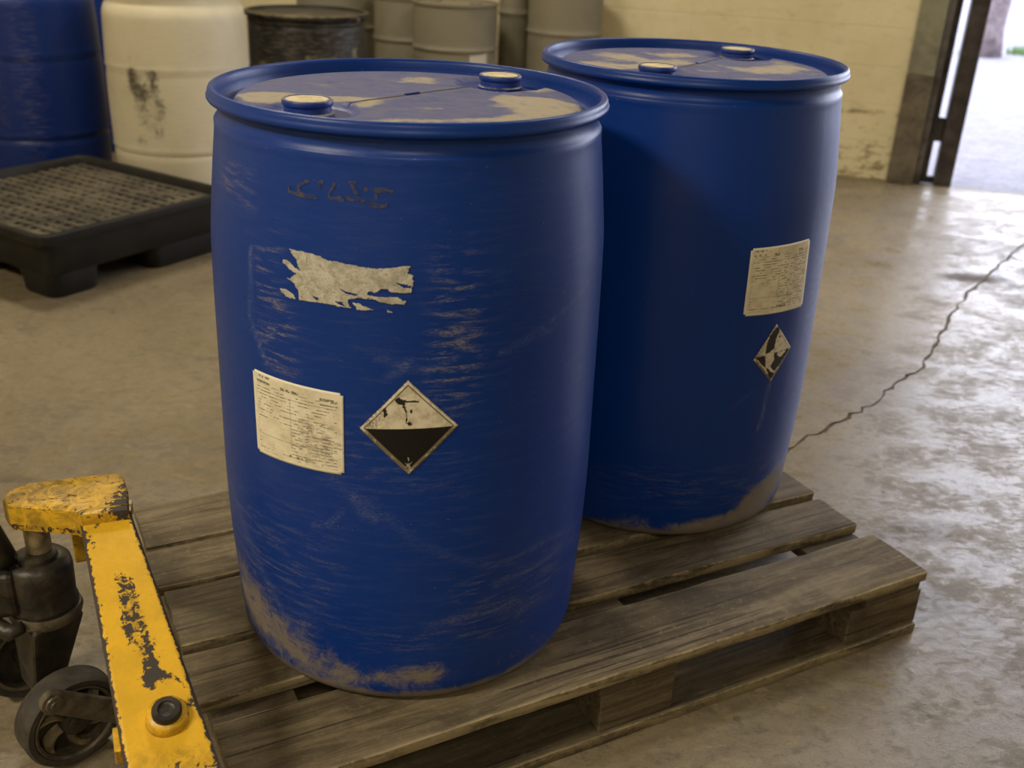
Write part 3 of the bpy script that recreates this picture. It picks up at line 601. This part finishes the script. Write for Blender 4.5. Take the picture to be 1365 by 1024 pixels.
d2 = thing('blue_drum', 'farther blue plastic drum behind the first, its paper label high on the right', 'drum', (.3193, 2.0840, .1462), 0, 'blue drums on the wooden pallet')
drum_body(d2, 'blue', PROF,
    dust=[(-68, .038, 12, .018, .75), (-52, .055, 10, .035, .85), (-40, .075, 14, .05, .8), (-80, .03, 14, .018, .6), (-105, .035, 14, .03, .5), (-20, .08, 20, .07, .6), (-60, .012, 100, .014, .6), (-33, .50, 2.5, .05, .45), (-30, .56, 2, .02, .7)],
    scuff=[(-75, .12, 40, .05, .35), (-30, .5, 6, .08, .4)], scratch=[([(-54, .34), (-55, .29), (-56, .24)], .0025, 1), ([(-54, .34), (-55, .29), (-56, .24)], .004, .8), ([(-70, .3), (-62, .33)], .004, .4), ([(-40, .9), (-42, .3)], .004, .3)], ringdust=.6)
drum_head(d2, [(-.0853, -.1449), (.1167, .1780)], [(-.13, .08, .10, .08, .8, 0), (-.17, -.08, .06, .06, .8, 0), (.12, -.02, .12, .08, .85, 0), (.0, .16, .08, .05, .7, 0), (.08, -.16, .10, .04, .7, 0), (-.05, 0, .1, .05, .5, .8), (.2, .08, .05, .06, .6, 0)])
label_quad('paper_label', TAB['PAPER2'], 'paper_b', d2, 'cream paper data label with faint lines of text', round_=1)
dm = label_diamond(TAB['DIAM2'], 'diamond_b', d2, 'small hazard diamond with smeared black marks')
mb = MB()
for n_ in ('D2_A', 'D2_B', 'D2_C', 'D2_D', 'D2_E'): patch(mb, TAB[n_])
mb.build('symbol_remnant', 'print', dm)

# ================================================================ WOODEN PALLET
pl = thing('wooden_pallet', 'weathered grey-brown wooden pallet carrying the two large blue drums', 'pallet', (.835, 1.722, 0), rad(28.5))
def plank(name, x0, x1, yl0, yl1, yr0, yr1, z0, z1, mat='wood', chip=.004, seed=0):
    rr = random.Random(seed); nx_, ny_ = 44, 7; YF = (0, .03, .2, .4, .6, .8, .97, 1); V = []; N = nx_+1
    def sec(i):
        u = i/nx_; x = x0+(x1-x0)*u; a = yl0+(yr0-yl0)*u; b = yl1+(yr1-yl1)*u
        e1 = mnoise.noise(Vector((x*9, seed, 0)))*chip*.6 + mnoise.noise(Vector((x*45, seed, 3)))*chip*.4
        e2 = mnoise.noise(Vector((x*9, seed, 7)))*chip*.6 + mnoise.noise(Vector((x*45, seed, 9)))*chip*.4
        a += e1; b += e2; out = []
        for j in range(ny_+1):
            y = a+(b-a)*YF[j]; zz = z1 + mnoise.noise(Vector((x*3, y*9, seed)))*.0018 - (.0022+.002*abs(mnoise.noise(Vector((x*30, j, seed)))) if j in (0, ny_) else 0)
            dx = mnoise.noise(Vector((y*40, i, seed)))*.008 if i in (0, nx_) else 0; dx *= .5
            out.append((x+dx, y, zz))
        out += [(x, b, z0+.001), (x, a, z0+.001)]
        return out
    m_ = ny_+3
    for i in range(N): V += sec(i)
    Fc = [(i*m_+j, (i+1)*m_+j, (i+1)*m_+(j+1) % m_, i*m_+(j+1) % m_) for i in range(nx_) for j in range(m_)]
    Fc += [tuple(range(m_)), tuple(nx_*m_+j for j in range(m_))[::-1]]
    o = mesh(name, V, Fc, mat, pl, True, {'edge': ([1.] + [0.]*6 + [1., .3, .3])*N}, sharp=32); return o
ZT = .144; TB = .022
deck = [(-1.355, 0.004, 0, .160, 0, .150), (-1.366, 0.0, .214, .342, .190, .306), (-1.36, .008, .366, .534, .330, .496), (-1.37, -.004, .550, .676, .512, .655), (-1.362, .010, .690, .845, .672, .845)]
for i, (x0, x1, a, b, c, d) in enumerate(deck): plank('deck_board', x0, x1, a, b, c, d, ZT-TB, ZT, seed=11+i*3)
def xplank(name, x0, x1, y0, y1, z0, z1, seed):
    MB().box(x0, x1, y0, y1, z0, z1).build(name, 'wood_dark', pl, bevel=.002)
for i, (x0, x1) in enumerate([(-1.352, -1.215), (-.752, -.592), (-.150, -.004)]): xplank('cross_board', x0, x1, .004, .842, ZT-2*TB, ZT-TB-.0002, i)
for x0, x1 in [(-1.352, -1.21), (-.748, -.596), (-.185, .004)]:
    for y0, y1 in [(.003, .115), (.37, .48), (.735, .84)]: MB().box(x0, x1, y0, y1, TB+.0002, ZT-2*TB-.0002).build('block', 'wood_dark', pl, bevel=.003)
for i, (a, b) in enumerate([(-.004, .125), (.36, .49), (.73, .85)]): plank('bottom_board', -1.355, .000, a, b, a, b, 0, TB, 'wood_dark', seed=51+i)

# ================================================================ PALLET TRUCK
pj = thing('pallet_truck', 'worn yellow pallet truck with dark greasy pump and twin castor wheels, left of the pallet', 'pallet truck', (-.745, 1.34, 0))
JO = Vector((-.745, 1.34, 0))
def J(p): return Vector(p) - JO
KL, KR = Vector((-0.6565, 1.3517, 0.418)), Vector((-0.5860, 1.3778, 0.418))       # knee, left and right
NL, NR = Vector((-0.4734, 0.9944, 0.275)), Vector((-0.3534, 1.0072, 0.275))       # near end at the bottom of the frame
EXT = 1.5
def beam_pt(s, t):
    a = KL + (NL-KL)*t; b = KR + (NR-KR)*t; return a + (b-a)*s
nx_, nt_ = 36, 150; V = []; wear = []; grease = []
def g2(s, t, cs, ct, ws, wt, amp): return amp*math.exp(-((s-cs)/ws)**2-((t-ct)/wt)**2)
def seg_d(s, t, a, b, w_):
    px, py = s*.35, t; ax_, ay = a[0]*.35, a[1]; bx, by = b[0]*.35, b[1]; dx, dy = bx-ax_, by-ay
    h = max(0, min(1, ((px-ax_)*dx+(py-ay)*dy)/(dx*dx+dy*dy))); return math.exp(-(math.hypot(px-ax_-dx*h, py-ay-dy*h)/w_)**2)
nrm = (NR-KR).cross(KR-KL).normalized(); nrm = nrm if nrm.z > 0 else -nrm
CH = .005
for j in range(nt_+1):
    t = EXT*j/nt_
    for i in range(nx_+1):
        s = i/nx_; p = beam_pt(s, t); e = min(s, 1-s); wdt = (beam_pt(1, t)-beam_pt(0, t)).length; de = e*wdt
        if de < CH: p = p - nrm*(CH-de)*.8
        V.append(J(p))
        w_ = .055 + .75*math.exp(-(de/.0035)**2) + (.25*math.exp(-(de/.010)**2) if s > .5 else .26*math.exp(-(de/.010)**2))
        w_ += g2(s, t, .30, .035, .22, .03, .30) + g2(s, t, .12, .12, .08, .07, .42) + g2(s, t, .05, .45, .05, .3, .2)
        w_ += .36*seg_d(s, t, (.46, .28), (.36, .52), .034) + .34*seg_d(s, t, (.62, .30), (.62, .62), .034) + .22*seg_d(s, t, (.50, .33), (.55, .60), .05) + .25*seg_d(s, t, (.4, .5), (.5, .68), .03)
        w_ += .66*seg_d(s, t, (.48, .71), (.60, .67), .04) + .45*seg_d(s, t, (.7, .68), (.85, .70), .025) + .35*g2(s, t, .95, .78, .12, .05, 1)
        w_ += .36*g2(s, t, .7, 1.0, .4, .035, 1) + .25*g2(s, t, .5, 1.2, .6, .1, 1) - .03
        wear.append(w_); grease.append(min(1, .55*seg_d(s, t, (.5, .36), (.55, .58), .035) + .3*math.exp(-(t/.04)**2) + g2(s, t, .6, .98, .5, .04, .5) + .12))
n0 = len(V); W_ = nx_+1
Fc = [(j*W_+i, (j+1)*W_+i, (j+1)*W_+i+1, j*W_+i+1) for j in range(nt_) for i in range(nx_)]
# side skirts and underside: a closed folded section
down = lambda p, h: J(p) - Vector((0, 0, h))
LS = []; 
def strip(sv, off, h0, h1):
    base = len(V)
    for j in range(nt_+1):
        t = EXT*j/nt_; p = beam_pt(sv, t); q = p - nrm*CH*.8
        V.append(J(q)); V.append(J(q) - nrm*(h1*min(1, t/.12+.35)))
        wear.extend([.55, .35]); grease.extend([.5, .8])
    return base
bL = strip(0, 0, 0, .042); bR = strip(1, 0, 0, .020)
for j in range(nt_):
    Fc.append((bL+2*j+2, bL+2*j, bL+2*j+1, bL+2*j+3)[::-1]); Fc.append((bR+2*j, bR+2*j+2, bR+2*j+3, bR+2*j+1)[::-1])
    Fc.append((bL+2*j+1, bR+2*j+1, bR+2*j+3, bL+2*j+3)[::-1])
fk = mesh('fork_beam', V, [f[::-1] for f in Fc], 'yellow', pj, True, {'wear': wear, 'grease': grease}, sharp=45)
# head plate over the pump
def attr_grid(o, fw, fg):
    me = o.data; n = len(me.vertices)
    for a, fn in (('wear', fw), ('grease', fg)):
        at = me.attributes.new(a, 'FLOAT', 'POINT'); at.data.foreach_set('value', [fn(v.co) for v in me.vertices])
ZH = .43
HP = [(-.766, 1.356), (-.660, 1.350), (-.646, 1.338), (-.582, 1.362), (-.606, 1.425), (-.626, 1.462), (-.64, 1.472), (-.700, 1.452), (-.765, 1.426), (-.785, 1.403), (-.784, 1.375)]
bm = bmesh.new()
def hring(k_, z):  # shrink towards the centre for rounded edges
    cxy = Vector((-.70, 1.40)); return [bm.verts.new(J((*(cxy + (Vector(p)-cxy)*k_), z))) for p in HP]
rings = [hring(.90, ZH-.046), hring(.975, ZH-.044), hring(1.0, ZH-.034), hring(1.0, ZH-.007), hring(.985, ZH-.001), hring(.955, ZH)]
n_ = len(HP)
for a, b in zip(rings[:-1], rings[1:]):
    for i in range(n_): bm.faces.new((a[i], a[(i+1) % n_], b[(i+1) % n_], b[i]))
bm.faces.new(rings[0][::-1]); bm.faces.new(rings[-1])
bmesh.ops.subdivide_edges(bm, edges=[e for e in bm.edges if e.calc_length() > .02], cuts=2, use_grid_fill=True)
bmesh.ops.triangulate(bm, faces=[f for f in bm.faces if len(f.verts) > 4])
bmesh.ops.subdivide_edges(bm, edges=bm.edges[:], cuts=2, use_grid_fill=True)
me = D.meshes.new('head_plate'); bm.to_mesh(me); bm.free(); me.materials.append(M['yellow'])
me.polygons.foreach_set('use_smooth', [True]*len(me.polygons)); me.set_sharp_from_angle(angle=rad(40))
hp = link(D.objects.new('head_plate', me), pj)
def hw(c):
    p = c + JO; w_ = .12
    if p.z < ZH-.034: w_ += .32
    if abs(p.z-ZH+.004) < .005 : w_ += .14
    w_ += .55*math.exp(-(((p.x+.60)**2+(p.y-1.372)**2)/.0003)) + .35*math.exp(-((p.x+.60-.25*(1.40-p.y))/.012)**2)
    return w_
attr_grid(hp, hw, lambda c: min(1, .62 + (.4*math.exp(-((c.x+JO.x+.72)/.05)**2) if c.z > ZH-.004 else .1)))
# fold lines and weld strip at the knee
mb = MB(); 
for k_, off in enumerate((.002, .0075)):
    a = KL + (KR-KL)*.06 + Vector((0, -.001*k_, ZH-KL.z-off)); b = KL + (KR-KL)*.95 + Vector((0, -.001*k_, ZH-KL.z-off)); mb.tube([J(a), J((a+b)/2+Vector((0, -.001, .001))), J(b)], .0028, 8)
wl = mb.build('weld_bead', 'yellow', pj, True); attr_grid(wl, lambda c: .36, lambda c: .8)
# folded connecting plate between head and beam
mb = MB().hexa([J(KL-nrm*.02), J(KR-nrm*.02), J(Vector(KR)+Vector((-.008, .03, -.02))), J(Vector(KL)+Vector((-.008, .03, -.02)))],
               [J(KL), J(KR), J(KR+Vector((-.008, .03, .002))), J(KL+Vector((-.008, .03, .002)))])
kp = mb.build('knee_plate', 'yellow', pj); attr_grid(kp, lambda c: .3, lambda c: .5)
# pivot boss and bolt on the beam
def on_beam(s, t): return J(beam_pt(s, t))
BX = (beam_pt(1, .8)-beam_pt(0, .8)).normalized()
T = frame(on_beam(.59, .835), BX, nrm)
bs = MB().lathe([(.029, -.004), (.028, .004), (.0265, .011), (.024, .014), (0, .014)], 40, T).build('pivot_boss', 'yellow', fk, True)
attr_grid(bs, lambda c: .26, lambda c: .55)
MB().lathe([(.0195, .010), (.0195, .021), (.0175, .024), (.0115, .024), (.0110, .0215), (.0095, .0205), (.0035, .0205), (0, .0205)], 28, T).build('pivot_bolt', 'iron', fk, True, sharp=35)
# bracket under the beam
tb = MB().hexa([J(beam_pt(-.10, .90)-nrm*.07), J(beam_pt(.0, .90)-nrm*.07), J(beam_pt(.02, .84)-nrm*.05), J(beam_pt(-.08, .84)-nrm*.05)],
               [J(beam_pt(-.08, .93)-nrm*.012), J(beam_pt(.0, .93)-nrm*.012), J(beam_pt(.02, .84)-nrm*.014), J(beam_pt(-.06, .84)-nrm*.014)]).build('stiffener_bracket', 'yellow', pj, bevel=.002)
attr_grid(tb, lambda c: .3, lambda c: .5)
# pump
PX, PY = -.748, 1.392
def P_(x, y, z): return J((x, y, z))
MB().lathe([(0, .30), (.0195, .30), (.0195, .392), (0, .392)], 32, Matrix.Translation(P_(PX, PY, 0))).build('pump_rod', 'rod', pj, True, sharp=40)
pb = MB().lathe([(0, .225), (.046, .225), (.052, .232), (.052, .238), (.049, .244), (.050, .26), (.051, .30), (.049, .312), (.043, .319), (.031, .320), (.030, .327), (.024, .329), (0, .329)], 44, Matrix.Translation(P_(PX, PY-.01, 0)))
pb.build('pump_body', 'iron', pj, True, sharp=45)
MB().lathe([(.046, .208), (.054, .210), (.057, .220), (.054, .228), (.046, .230)], 48, Matrix.Translation(P_(PX, PY-.01, 0)), True).build('swivel_collar', 'iron_light', pj, True, sharp=50)
pu = MB().box(-.095, -.028, -.045, .03, .235, .318, Matrix.Translation(P_(PX, PY-.01, 0)) @ Matrix.Rotation(.25, 4, 'Z')).build('valve_block', 'iron', pj, bevel=.012, seg=3)
MB().lathe([(0, 0), (.010, 0), (.010, .012), (.006, .014), (.006, .03), (0, .03)], 16, frame(P_(PX-.06, PY-.058, .275), (1, 0, 0), (-.1, -1, 0))).build('valve_knob', 'iron_light', pu, True, sharp=40)
MB().tube([P_(PX-.08, PY-.05, .235), P_(PX-.055, PY-.065, .222), P_(PX-.03, PY-.078, .22), P_(PX-.01, PY-.072, .228)], [.012, .014, .014, .010], 14).build('foot_pedal', 'iron', pj, True)
MB().tube([P_(-.800, 1.385, .29), P_(-.790, 1.352, .345), P_(-.800, 1.345, .40), P_(-.812, 1.345, .46), P_(-.825, 1.335, .54), P_(-.86, 1.28, .78), P_(-.90, 1.20, 1.05)], [.022, .021, .018, .016, .014, .014, .014], 18).build('tiller_arm', 'iron', pj, True)
MB().tube([P_(-1.00, 1.22, 1.10), P_(-.99, 1.19, 1.07), P_(-.90, 1.20, 1.05), P_(-.81, 1.19, 1.07), P_(-.80, 1.22, 1.10)], .015, 12).build('tiller_grip', 'tyre', pj, True)
# rear cross leg of the yellow frame seen behind the pump
yb = MB().hexa([P_(-.73, 1.465, .25), P_(-.685, 1.485, .25), P_(-.69, 1.505, .25), P_(-.735, 1.485, .25)], [P_(-.73, 1.465, .315), P_(-.695, 1.482, .315), P_(-.70, 1.502, .315), P_(-.735, 1.485, .315)]).box(-.690+.745, -.652+.745, 1.475-1.34, 1.492-1.34, .25, .29).build('rear_frame_leg', 'yellow', pj, bevel=.004)
attr_grid(yb, lambda c: .22, lambda c: .6)
# fork yoke under the pump, wheels, link arm
AX = Vector((.73, -.683, 0)).normalized(); TX = Vector((.683, .73, 0)); WR = .080
W1 = Vector((-.690, 1.288, WR)); W2 = Vector((-.832, 1.440, WR)); MID = (W1+W2)/2
yk = MB(); c0 = P_(PX, PY-.01, .215); m0 = J(MID)
q = lambda a, t, z: m0 + AX*a + TX*t + Vector((0, 0, z-WR))
yk.hexa([q(-.028, -.030, .085), q(.028, -.030, .085), q(.028, .022, .085), q(-.028, .022, .085)], [c0+AX*-.045-TX*.045, c0+AX*.050-TX*.045, c0+AX*.045+TX*.045, c0+AX*-.045+TX*.045])
yk.build('wheel_yoke', 'iron', pj, bevel=.008, seg=3)
MB().lathe([(0, -.135), (.012, -.135), (.012, .135), (0, .135)], 16, frame(m0, TX, AX)).build('axle', 'iron', pj, True, sharp=40)
def wheel(c, sgn):
    T = frame(J(c), TX, AX*sgn); hw_ = .025
    tw = MB().lathe([(WR-.014, -hw_+.002), (WR-.004, -hw_), (WR, -hw_+.006), (WR, hw_-.006), (WR-.004, hw_), (WR-.012, hw_), (WR-.014, hw_-.002)], 56, T, True).build('wheel', 'tyre', pj, True, sharp=40)
    MB().lathe([(WR-.0205, -hw_+.001), (WR-.0145, -hw_+.001), (WR-.0145, hw_-.001), (WR-.0165, hw_+.0005), (WR-.0205, hw_-.003)], 56, T, True).build('wheel_rim', 'iron_light', tw, True, sharp=40)
    MB().lathe([(0, -hw_), (.022, -hw_), (.022, hw_-.004), (.020, hw_), (.013, hw_+.001), (.013, hw_+.006), (.008, hw_+.007), (0, hw_+.004)], 32, T).build('wheel_hub', 'iron', tw, True, sharp=40)
    MB().lathe([(.018, -.006), (WR-.017, -.006), (WR-.017, .0), (.018, .0)], 48, T, True).build('wheel_web', 'iron', tw, True, sharp=30)
    for k2 in range(6):
        a0 = k2*math.pi/3+.35; V_ = []
        for i in range(7):
            u = i/6; r = .019+(WR-.038)*u; a = a0+.45*u*u; wd = .005+.012*u*u
            tx_, ty_ = -sin(a), cos(a)
            for s_, zz in ((-1, -.003), (1, -.003), (.7, .012+.006*(1-u)), (-.2, .016+.006*(1-u))): V_.append(T @ Vector((r*cos(a)+tx_*wd*s_, r*sin(a)+ty_*wd*s_, zz)))
        Fs = [(i*4+j, (i+1)*4+j, (i+1)*4+(j+1) % 4, i*4+(j+1) % 4) for i in range(6) for j in range(4)] + [(3, 2, 1, 0), (24, 25, 26, 27)]
        mesh('spoke', V_, Fs, 'rod', tw, True, sharp=50)
wheel(W1, 1); wheel(W2, -1)
# link arm running from its pivot eye towards the beam
def arm_pt(t, z, a=.045): return J(W1) + AX*a + TX*t + Vector((0, 0, z-WR))
A0 = (-.036, .158); A1 = (.115, .034)
dv = Vector((A1[0]-A0[0], A1[1]-A0[1])).normalized(); pv = Vector((-dv.y, dv.x)); out = []
for k2 in range(13): a = math.pi/2+math.pi*k2/12; v = dv*cos(a)*.019 + pv*sin(a)*.019; out.append((A0[0]+v.x, A0[1]+v.y))
out += [(A1[0]-pv.x*.021, A1[1]-pv.y*.021), (A1[0]+pv.x*.021, A1[1]+pv.y*.021)]
TA = frame(J(W1) + Vector((0, 0, -WR)), TX, AX)
mb = MB(); mb.prism(out, .034, .046, TA); la = mb.build('link_arm', 'iron_light', pj, bevel=.003)
sgn = (frame((0, 0, 0), TX, AX) @ Vector((0, 1, 0))).z
if sgn < 0:
    for v in la.data.vertices: pass
mb = MB()
e0 = TA @ Vector((A0[0], A0[1]*(1 if sgn > 0 else -1), .046))
mb.lathe([(.019, -.004), (.019, .003), (.014, .004), (.013, .007), (.0075, .008), (.007, .011), (0, .011)], 28, frame(e0, TX, AX)).build('link_pin', 'iron_light', la, True, sharp=35)

# ================================================================ SPILL PALLET
SX, SY, SA, SL, SW, SZ = -1.570, 3.262, 1.022, .86, .93, .243
sp_ = thing('spill_pallet', 'low square black plastic spill pallet with raised rim and dirty grate, on the floor', 'spill pallet', (SX, SY, 0), SA)
def rrect(x0, x1, y0, y1, r, n=5):
    P = []
    for (cx_, cy_, a0) in ((x1-r, y0+r, -90), (x1-r, y1-r, 0), (x0+r, y1-r, 90), (x0+r, y0+r, 180)):
        for i in range(n+1): a = rad(a0+90*i/n); P.append((cx_+r*cos(a), cy_+r*sin(a)))
    return P
def loft(levels, mat, name, parent, sharp=40, cap0=True, cap1=True):
    mb = MB(); n = len(levels[0][0]); V = [(x, y, z) for P, z in levels for x, y in P]
    Fc = [(l*n+i, l*n+(i+1) % n, (l+1)*n+(i+1) % n, (l+1)*n+i) for l in range(len(levels)-1) for i in range(n)]
    if cap0: Fc.append(tuple(range(n))[::-1])
    if cap1: Fc.append(tuple((len(levels)-1)*n+i for i in range(n)))
    return mb.add(V, Fc).build(name, mat, parent, True, sharp=sharp)
ins = lambda d, r=.05: rrect(d, SL-d, d, SW-d, r)
loft([(ins(.045), .085), (ins(.040), .09), (ins(.025), SZ-.040), (ins(.004, .055), SZ-.038), (ins(0, .055), SZ-.032), (ins(0, .055), SZ-.004), (ins(.004, .052), SZ), (ins(.022, .045), SZ), (ins(.028, .042), SZ-.006), (ins(.032, .04), SZ-.040)], 'spill', 'sump', sp_)
fw = .235
for x0, x1 in ((.045, .255), (.47, SL-.045)):
    for y0, y1 in ((.045, .25), (.47, SW-.045)):
        e = .012; a = lambda d: rrect(x0+d, x1-d, y0+d, y1-d, .045)
        loft([(a(e), 0), (a(e-.004), .006), (a(0), .09)], 'spill', 'foot', sp_)
# grate of crossing bars, each bar a part
N = 17; g0 = .036; zt = SZ-.030
import itertools
for i in range(N):
    x = g0+.012 + (SL-2*g0-.024)*i/(N-1)
    hgt = zt + random.uniform(-.002, .002)
    MB().box(x-.0125, x+.0125, g0, SW-g0, zt-.016, hgt).build('grate_bar', 'grate', sp_, bevel=.002, seg=1)
for i in range(N+1):
    y = g0+.012 + (SW-2*g0-.024)*i/N
    hgt = zt - .004 + random.uniform(-.002, .002)
    MB().box(g0, SL-g0, y-.011, y+.011, zt-.0155, hgt).build('grate_bar', 'grate', sp_, bevel=.002, seg=1)
# dried sludge and dirt lying in the grate
mb = MB()
for i in range(420):
    x, y = random.uniform(.05, SL-.05), random.uniform(.05, SW-.05)
    if mnoise.noise(Vector((x*6, y*6, 2))) < -.12: continue
    r = random.uniform(.008, .024); n = 7; a0 = random.random()*6
    b = len(mb.V); V_ = [(x+r*random.uniform(.6, 1.2)*cos(a0+6.283*k2/n), y+r*random.uniform(.6, 1.2)*sin(a0+6.283*k2/n), zt-.003) for k2 in range(n)] + [(x, y, zt+random.uniform(.002, .006))]
    mb.add(V_, [(k2, (k2+1) % n, n) for k2 in range(n)])
tag(mb.build('dirt_clumps', 'grate', sp_, True), kind='stuff')

# ================================================================ BACKGROUND DRUMS
def bg_profile(r, h, kind):
    P = [(.001, .02), (r*.85, .02), (r*.88, 0), (r*.92, 0), (r*.95, .01)]
    if kind == 'plastic':   # blow-moulded with rounded shoulder, two faint seams
        for z in np.linspace(.03, h-.03, 60):
            u = z/h; rr = r*(.955+.045*math.sin(math.pi*min(1, max(0, u))**1.0)) 
            if u > .90: rr -= r*.10*((u-.90)/.08)**2
            for s_ in (.30, .66):
                rr -= .008*math.exp(-((u-s_)/.007)**2) - .003*math.exp(-((u-s_-.018)/.008)**2)
            P.append((rr, z))
        P += [(r*.86, h-.012), (r*.84, h-.004), (r*.90, h), (r*.915, h+.008), (r*.90, h+.018), (r*.85, h+.018), (r*.83, h+.004), (r*.80, h-.006), (.001, h-.006)]
    elif kind == 'open_head':   # lid with clamp ring
        for z in np.linspace(.03, h-.055, 30):
            rr = r*.95
            for s_ in (.36, .68): rr += .010*math.exp(-((z/h-s_)/.012)**2)
            P.append((rr, z))
        P += [(r*.93, h-.05), (r*.955, h-.045), (r*.955, h-.034), (r*.925, h-.030), (r*.925, h-.024), (r*.98, h-.022), (r*1.0, h-.014), (r*1.0, h-.004), (r*.975, h), (r*.93, h), (r*.915, h-.012), (r*.6, h-.012), (.001, h-.010)]
    else:               # steel drum with hoops
        for z in np.linspace(.03, h-.02, 60):
            rr = r*.965
            for s_ in (.33, .72): rr += .009*math.exp(-((z/h-s_)/.010)**2) - .004*math.exp(-((z/h-s_+.022)/.008)**2)
            P.append((rr, z))
        P += [(r*.97, h-.014), (r*1.0, h-.012), (r*1.0, h-.002), (r*.975, h), (r*.955, h-.002), (r*.95, h-.014), (.001, h-.014)]
    return P
def bg_drum(name, label, x, y, r, h, kind, mat, group, **kw):
    t = thing(name, label, 'drum', (x, y, .0003), 0, group)
    b = drum_body(t, mat, bg_profile(r, h, kind), 96, **kw)
    lid_z = {'plastic': h-.006, 'open_head': h-.011, 'steel': h-.014}[kind]
    for a, rr in ((-.5, r*.55), (2.6, r*.58)):
        if kind != 'open_head': MB().lathe([(.034, 0), (.034, .012), (.030, .016), (0, .016)], 24, Matrix.Translation((rr*cos(a), rr*sin(a), lid_z))).build('bung', mat, t, True, sharp=40)
    return t
G1 = 'drums stored along the back wall'
bg_drum('blue_drum', 'dark blue plastic drum at the far left, behind the black spill pallet', -2.21, 4.77, .295, .93, 'plastic', 'blue_old', G1, scuff=[(-70, .5, 12, .4, .5), (-95, .6, 6, .3, .4)], dust=[(-60, .1, 60, .1, .3)])
bg_drum('blue_drum', 'dark blue drum mostly hidden between the far left blue drum and the white drum', -2.37, 5.80, .29, .93, 'plastic', 'blue_old', G1)
wd_ = bg_drum('white_drum', 'off-white plastic drum with black smears, behind the black spill pallet', -1.509, 4.63, .300, .915, 'plastic', 'white', G1,
    dust=[(-112, .60, 5, .06, .95), (-104, .55, 9, .05, .95), (-92, .58, 4, .05, .85), (-88, .48, 6, .06, .75), (-104, .45, 9, .07, .7), (-92, .38, 6, .05, .65), (-108, .34, 7, .03, .65), (-95, .62, 14, .012, .6), (-60, .7, 30, .05, .2), (-110, .7, 10, .04, .25), (-75, .305, 60, .008, .35), (-75, .60, 60, .006, .3)], scuff=[(-80, .5, 60, .4, .3)])
bd = bg_drum('black_drum', 'black drum with a clamped lid and pale scrapes, beside the white drum', -1.05, 5.15, .290, .815, 'open_head', 'black', G1,
    dust=[(-57, .612, 12, .028, 1.1), (-79, .625, 4, .02, 1.1), (-28, .65, 5, .03, 1.1), (-66, .60, 6, .03, .9), (-100, .62, 4, .015, .95), (-125, .58, 14, .05, .8), (-90, .812, 90, .012, .8), (-88, .59, 5, .03, .85), (-105, .69, 14, .03, .35)], scuff=[(-80, .6, 70, .3, .9)])
MB().box(-.02, .03, -.012, .012, -.012, .012, Matrix.Translation((.25, -.18, .80)) @ Matrix.Rotation(-.6, 4, 'Z')).build('clamp_latch', 'iron', bd, bevel=.004)
bg_drum('grey_drum', 'grey steel drum partly hidden behind its neighbour, right of the black drum', -.69, 6.23, .20, .82, 'steel', 'grey', G1, scuff=[(-90, .6, 40, .1, .6)])
gb = bg_drum('grey_drum', 'widest grey steel drum, with a torn white label, behind the nearest blue drum', -.398, 5.88, .232, .83, 'steel', 'grey', G1, scuff=[(-80, .62, 60, .02, .9)], dust=[(-60, .7, 20, .1, .3)])
mb = MB(); ZL = [(-66, .575), (-50, .58), (-38, .585), (-38, .47), (-48, .47), (-52, .50), (-58, .46), (-66, .49)]
mb.add([(.2265*cos(rad(a)), .2265*sin(rad(a)), z) for a, z in ZL], [(0, 7, 6), (0, 6, 5), (0, 5, 1), (1, 5, 4), (1, 4, 2), (2, 4, 3)])
o = mb.build('torn_label', 'torn', gb); o['label'] = 'torn white label'
bg_drum('grey_canister', 'slim grey steel canister between the two grey drums by the wall', -.085, 6.20, .092, 1.05, 'steel', 'grey', G1)
bg_drum('grey_drum', 'rightmost grey steel drum, next to the bare cream wall', .196, 6.04, .212, .95, 'steel', 'grey', G1, scuff=[(-70, .6, 60, .3, .4)])
bg_drum('grey_drum', 'grey steel drum behind the black drum, only its side seen', -1.14, 6.44, .235, .86, 'steel', 'grey', G1)

# ================================================================ OUTSIDE
tr = thing('tree', 'pale tree trunk standing out in the bright yard', 'tree', (5.16, 12.45, -.012))
mb = MB(); pts = [(0, 0, -.02), (.03, 0, .3), (.08, 0, 1.2), (.16, .05, 2.4), (.28, .05, 3.6), (.40, .1, 4.6)]
mb.tube(pts, [.24, .17, .15, .14, .12, .09], 16); mb.build('trunk', 'trunk', tr, True)
mb = MB()
for k2 in range(6):
    a = k2*1.05; z0 = 3.0+.25*k2; mb = MB().tube([(.24, .05, z0), (.24+.6*cos(a), .6*sin(a), z0+.6), (.24+1.3*cos(a), 1.3*sin(a), z0+1.1)], [.06, .04, .02], 8); mb.build('branch', 'trunk', tr, True)
mb = MB()
for i in range(2600):
    a = random.random()*6.28; r = random.random()**.5*1.9; z = 4.7+random.gauss(0, .55); c_ = Vector((.3+r*cos(a), r*sin(a), z)); u_ = Vector((random.gauss(0, 1), random.gauss(0, 1), random.gauss(0, 1))).normalized(); v_ = u_.orthogonal().normalized()
    mb.add([c_-u_*.07, c_+v_*.03, c_+u_*.07, c_-v_*.03], [(0, 1, 2, 3)])
tag(mb.build('foliage', 'leaf', tr), kind='stuff')
wp = thing('grass_tuft', 'small green weed tuft beside the tree outside', 'plant', (5.75, 12.75, -.012))
mb = MB()
for i in range(140):
    a = random.random()*6.28; r = random.random()*.25; h = random.uniform(.04, .13); x, y = r*cos(a)*.7, r*sin(a)*.6; dx, dy = random.gauss(0, .03), random.gauss(0, .03)
    mb.add([(x-.006, y, 0), (x+.006, y, 0), (x+dx, y+dy, h)], [(0, 1, 2)])
tag(mb.build('blades', 'leaf', wp), kind='stuff')
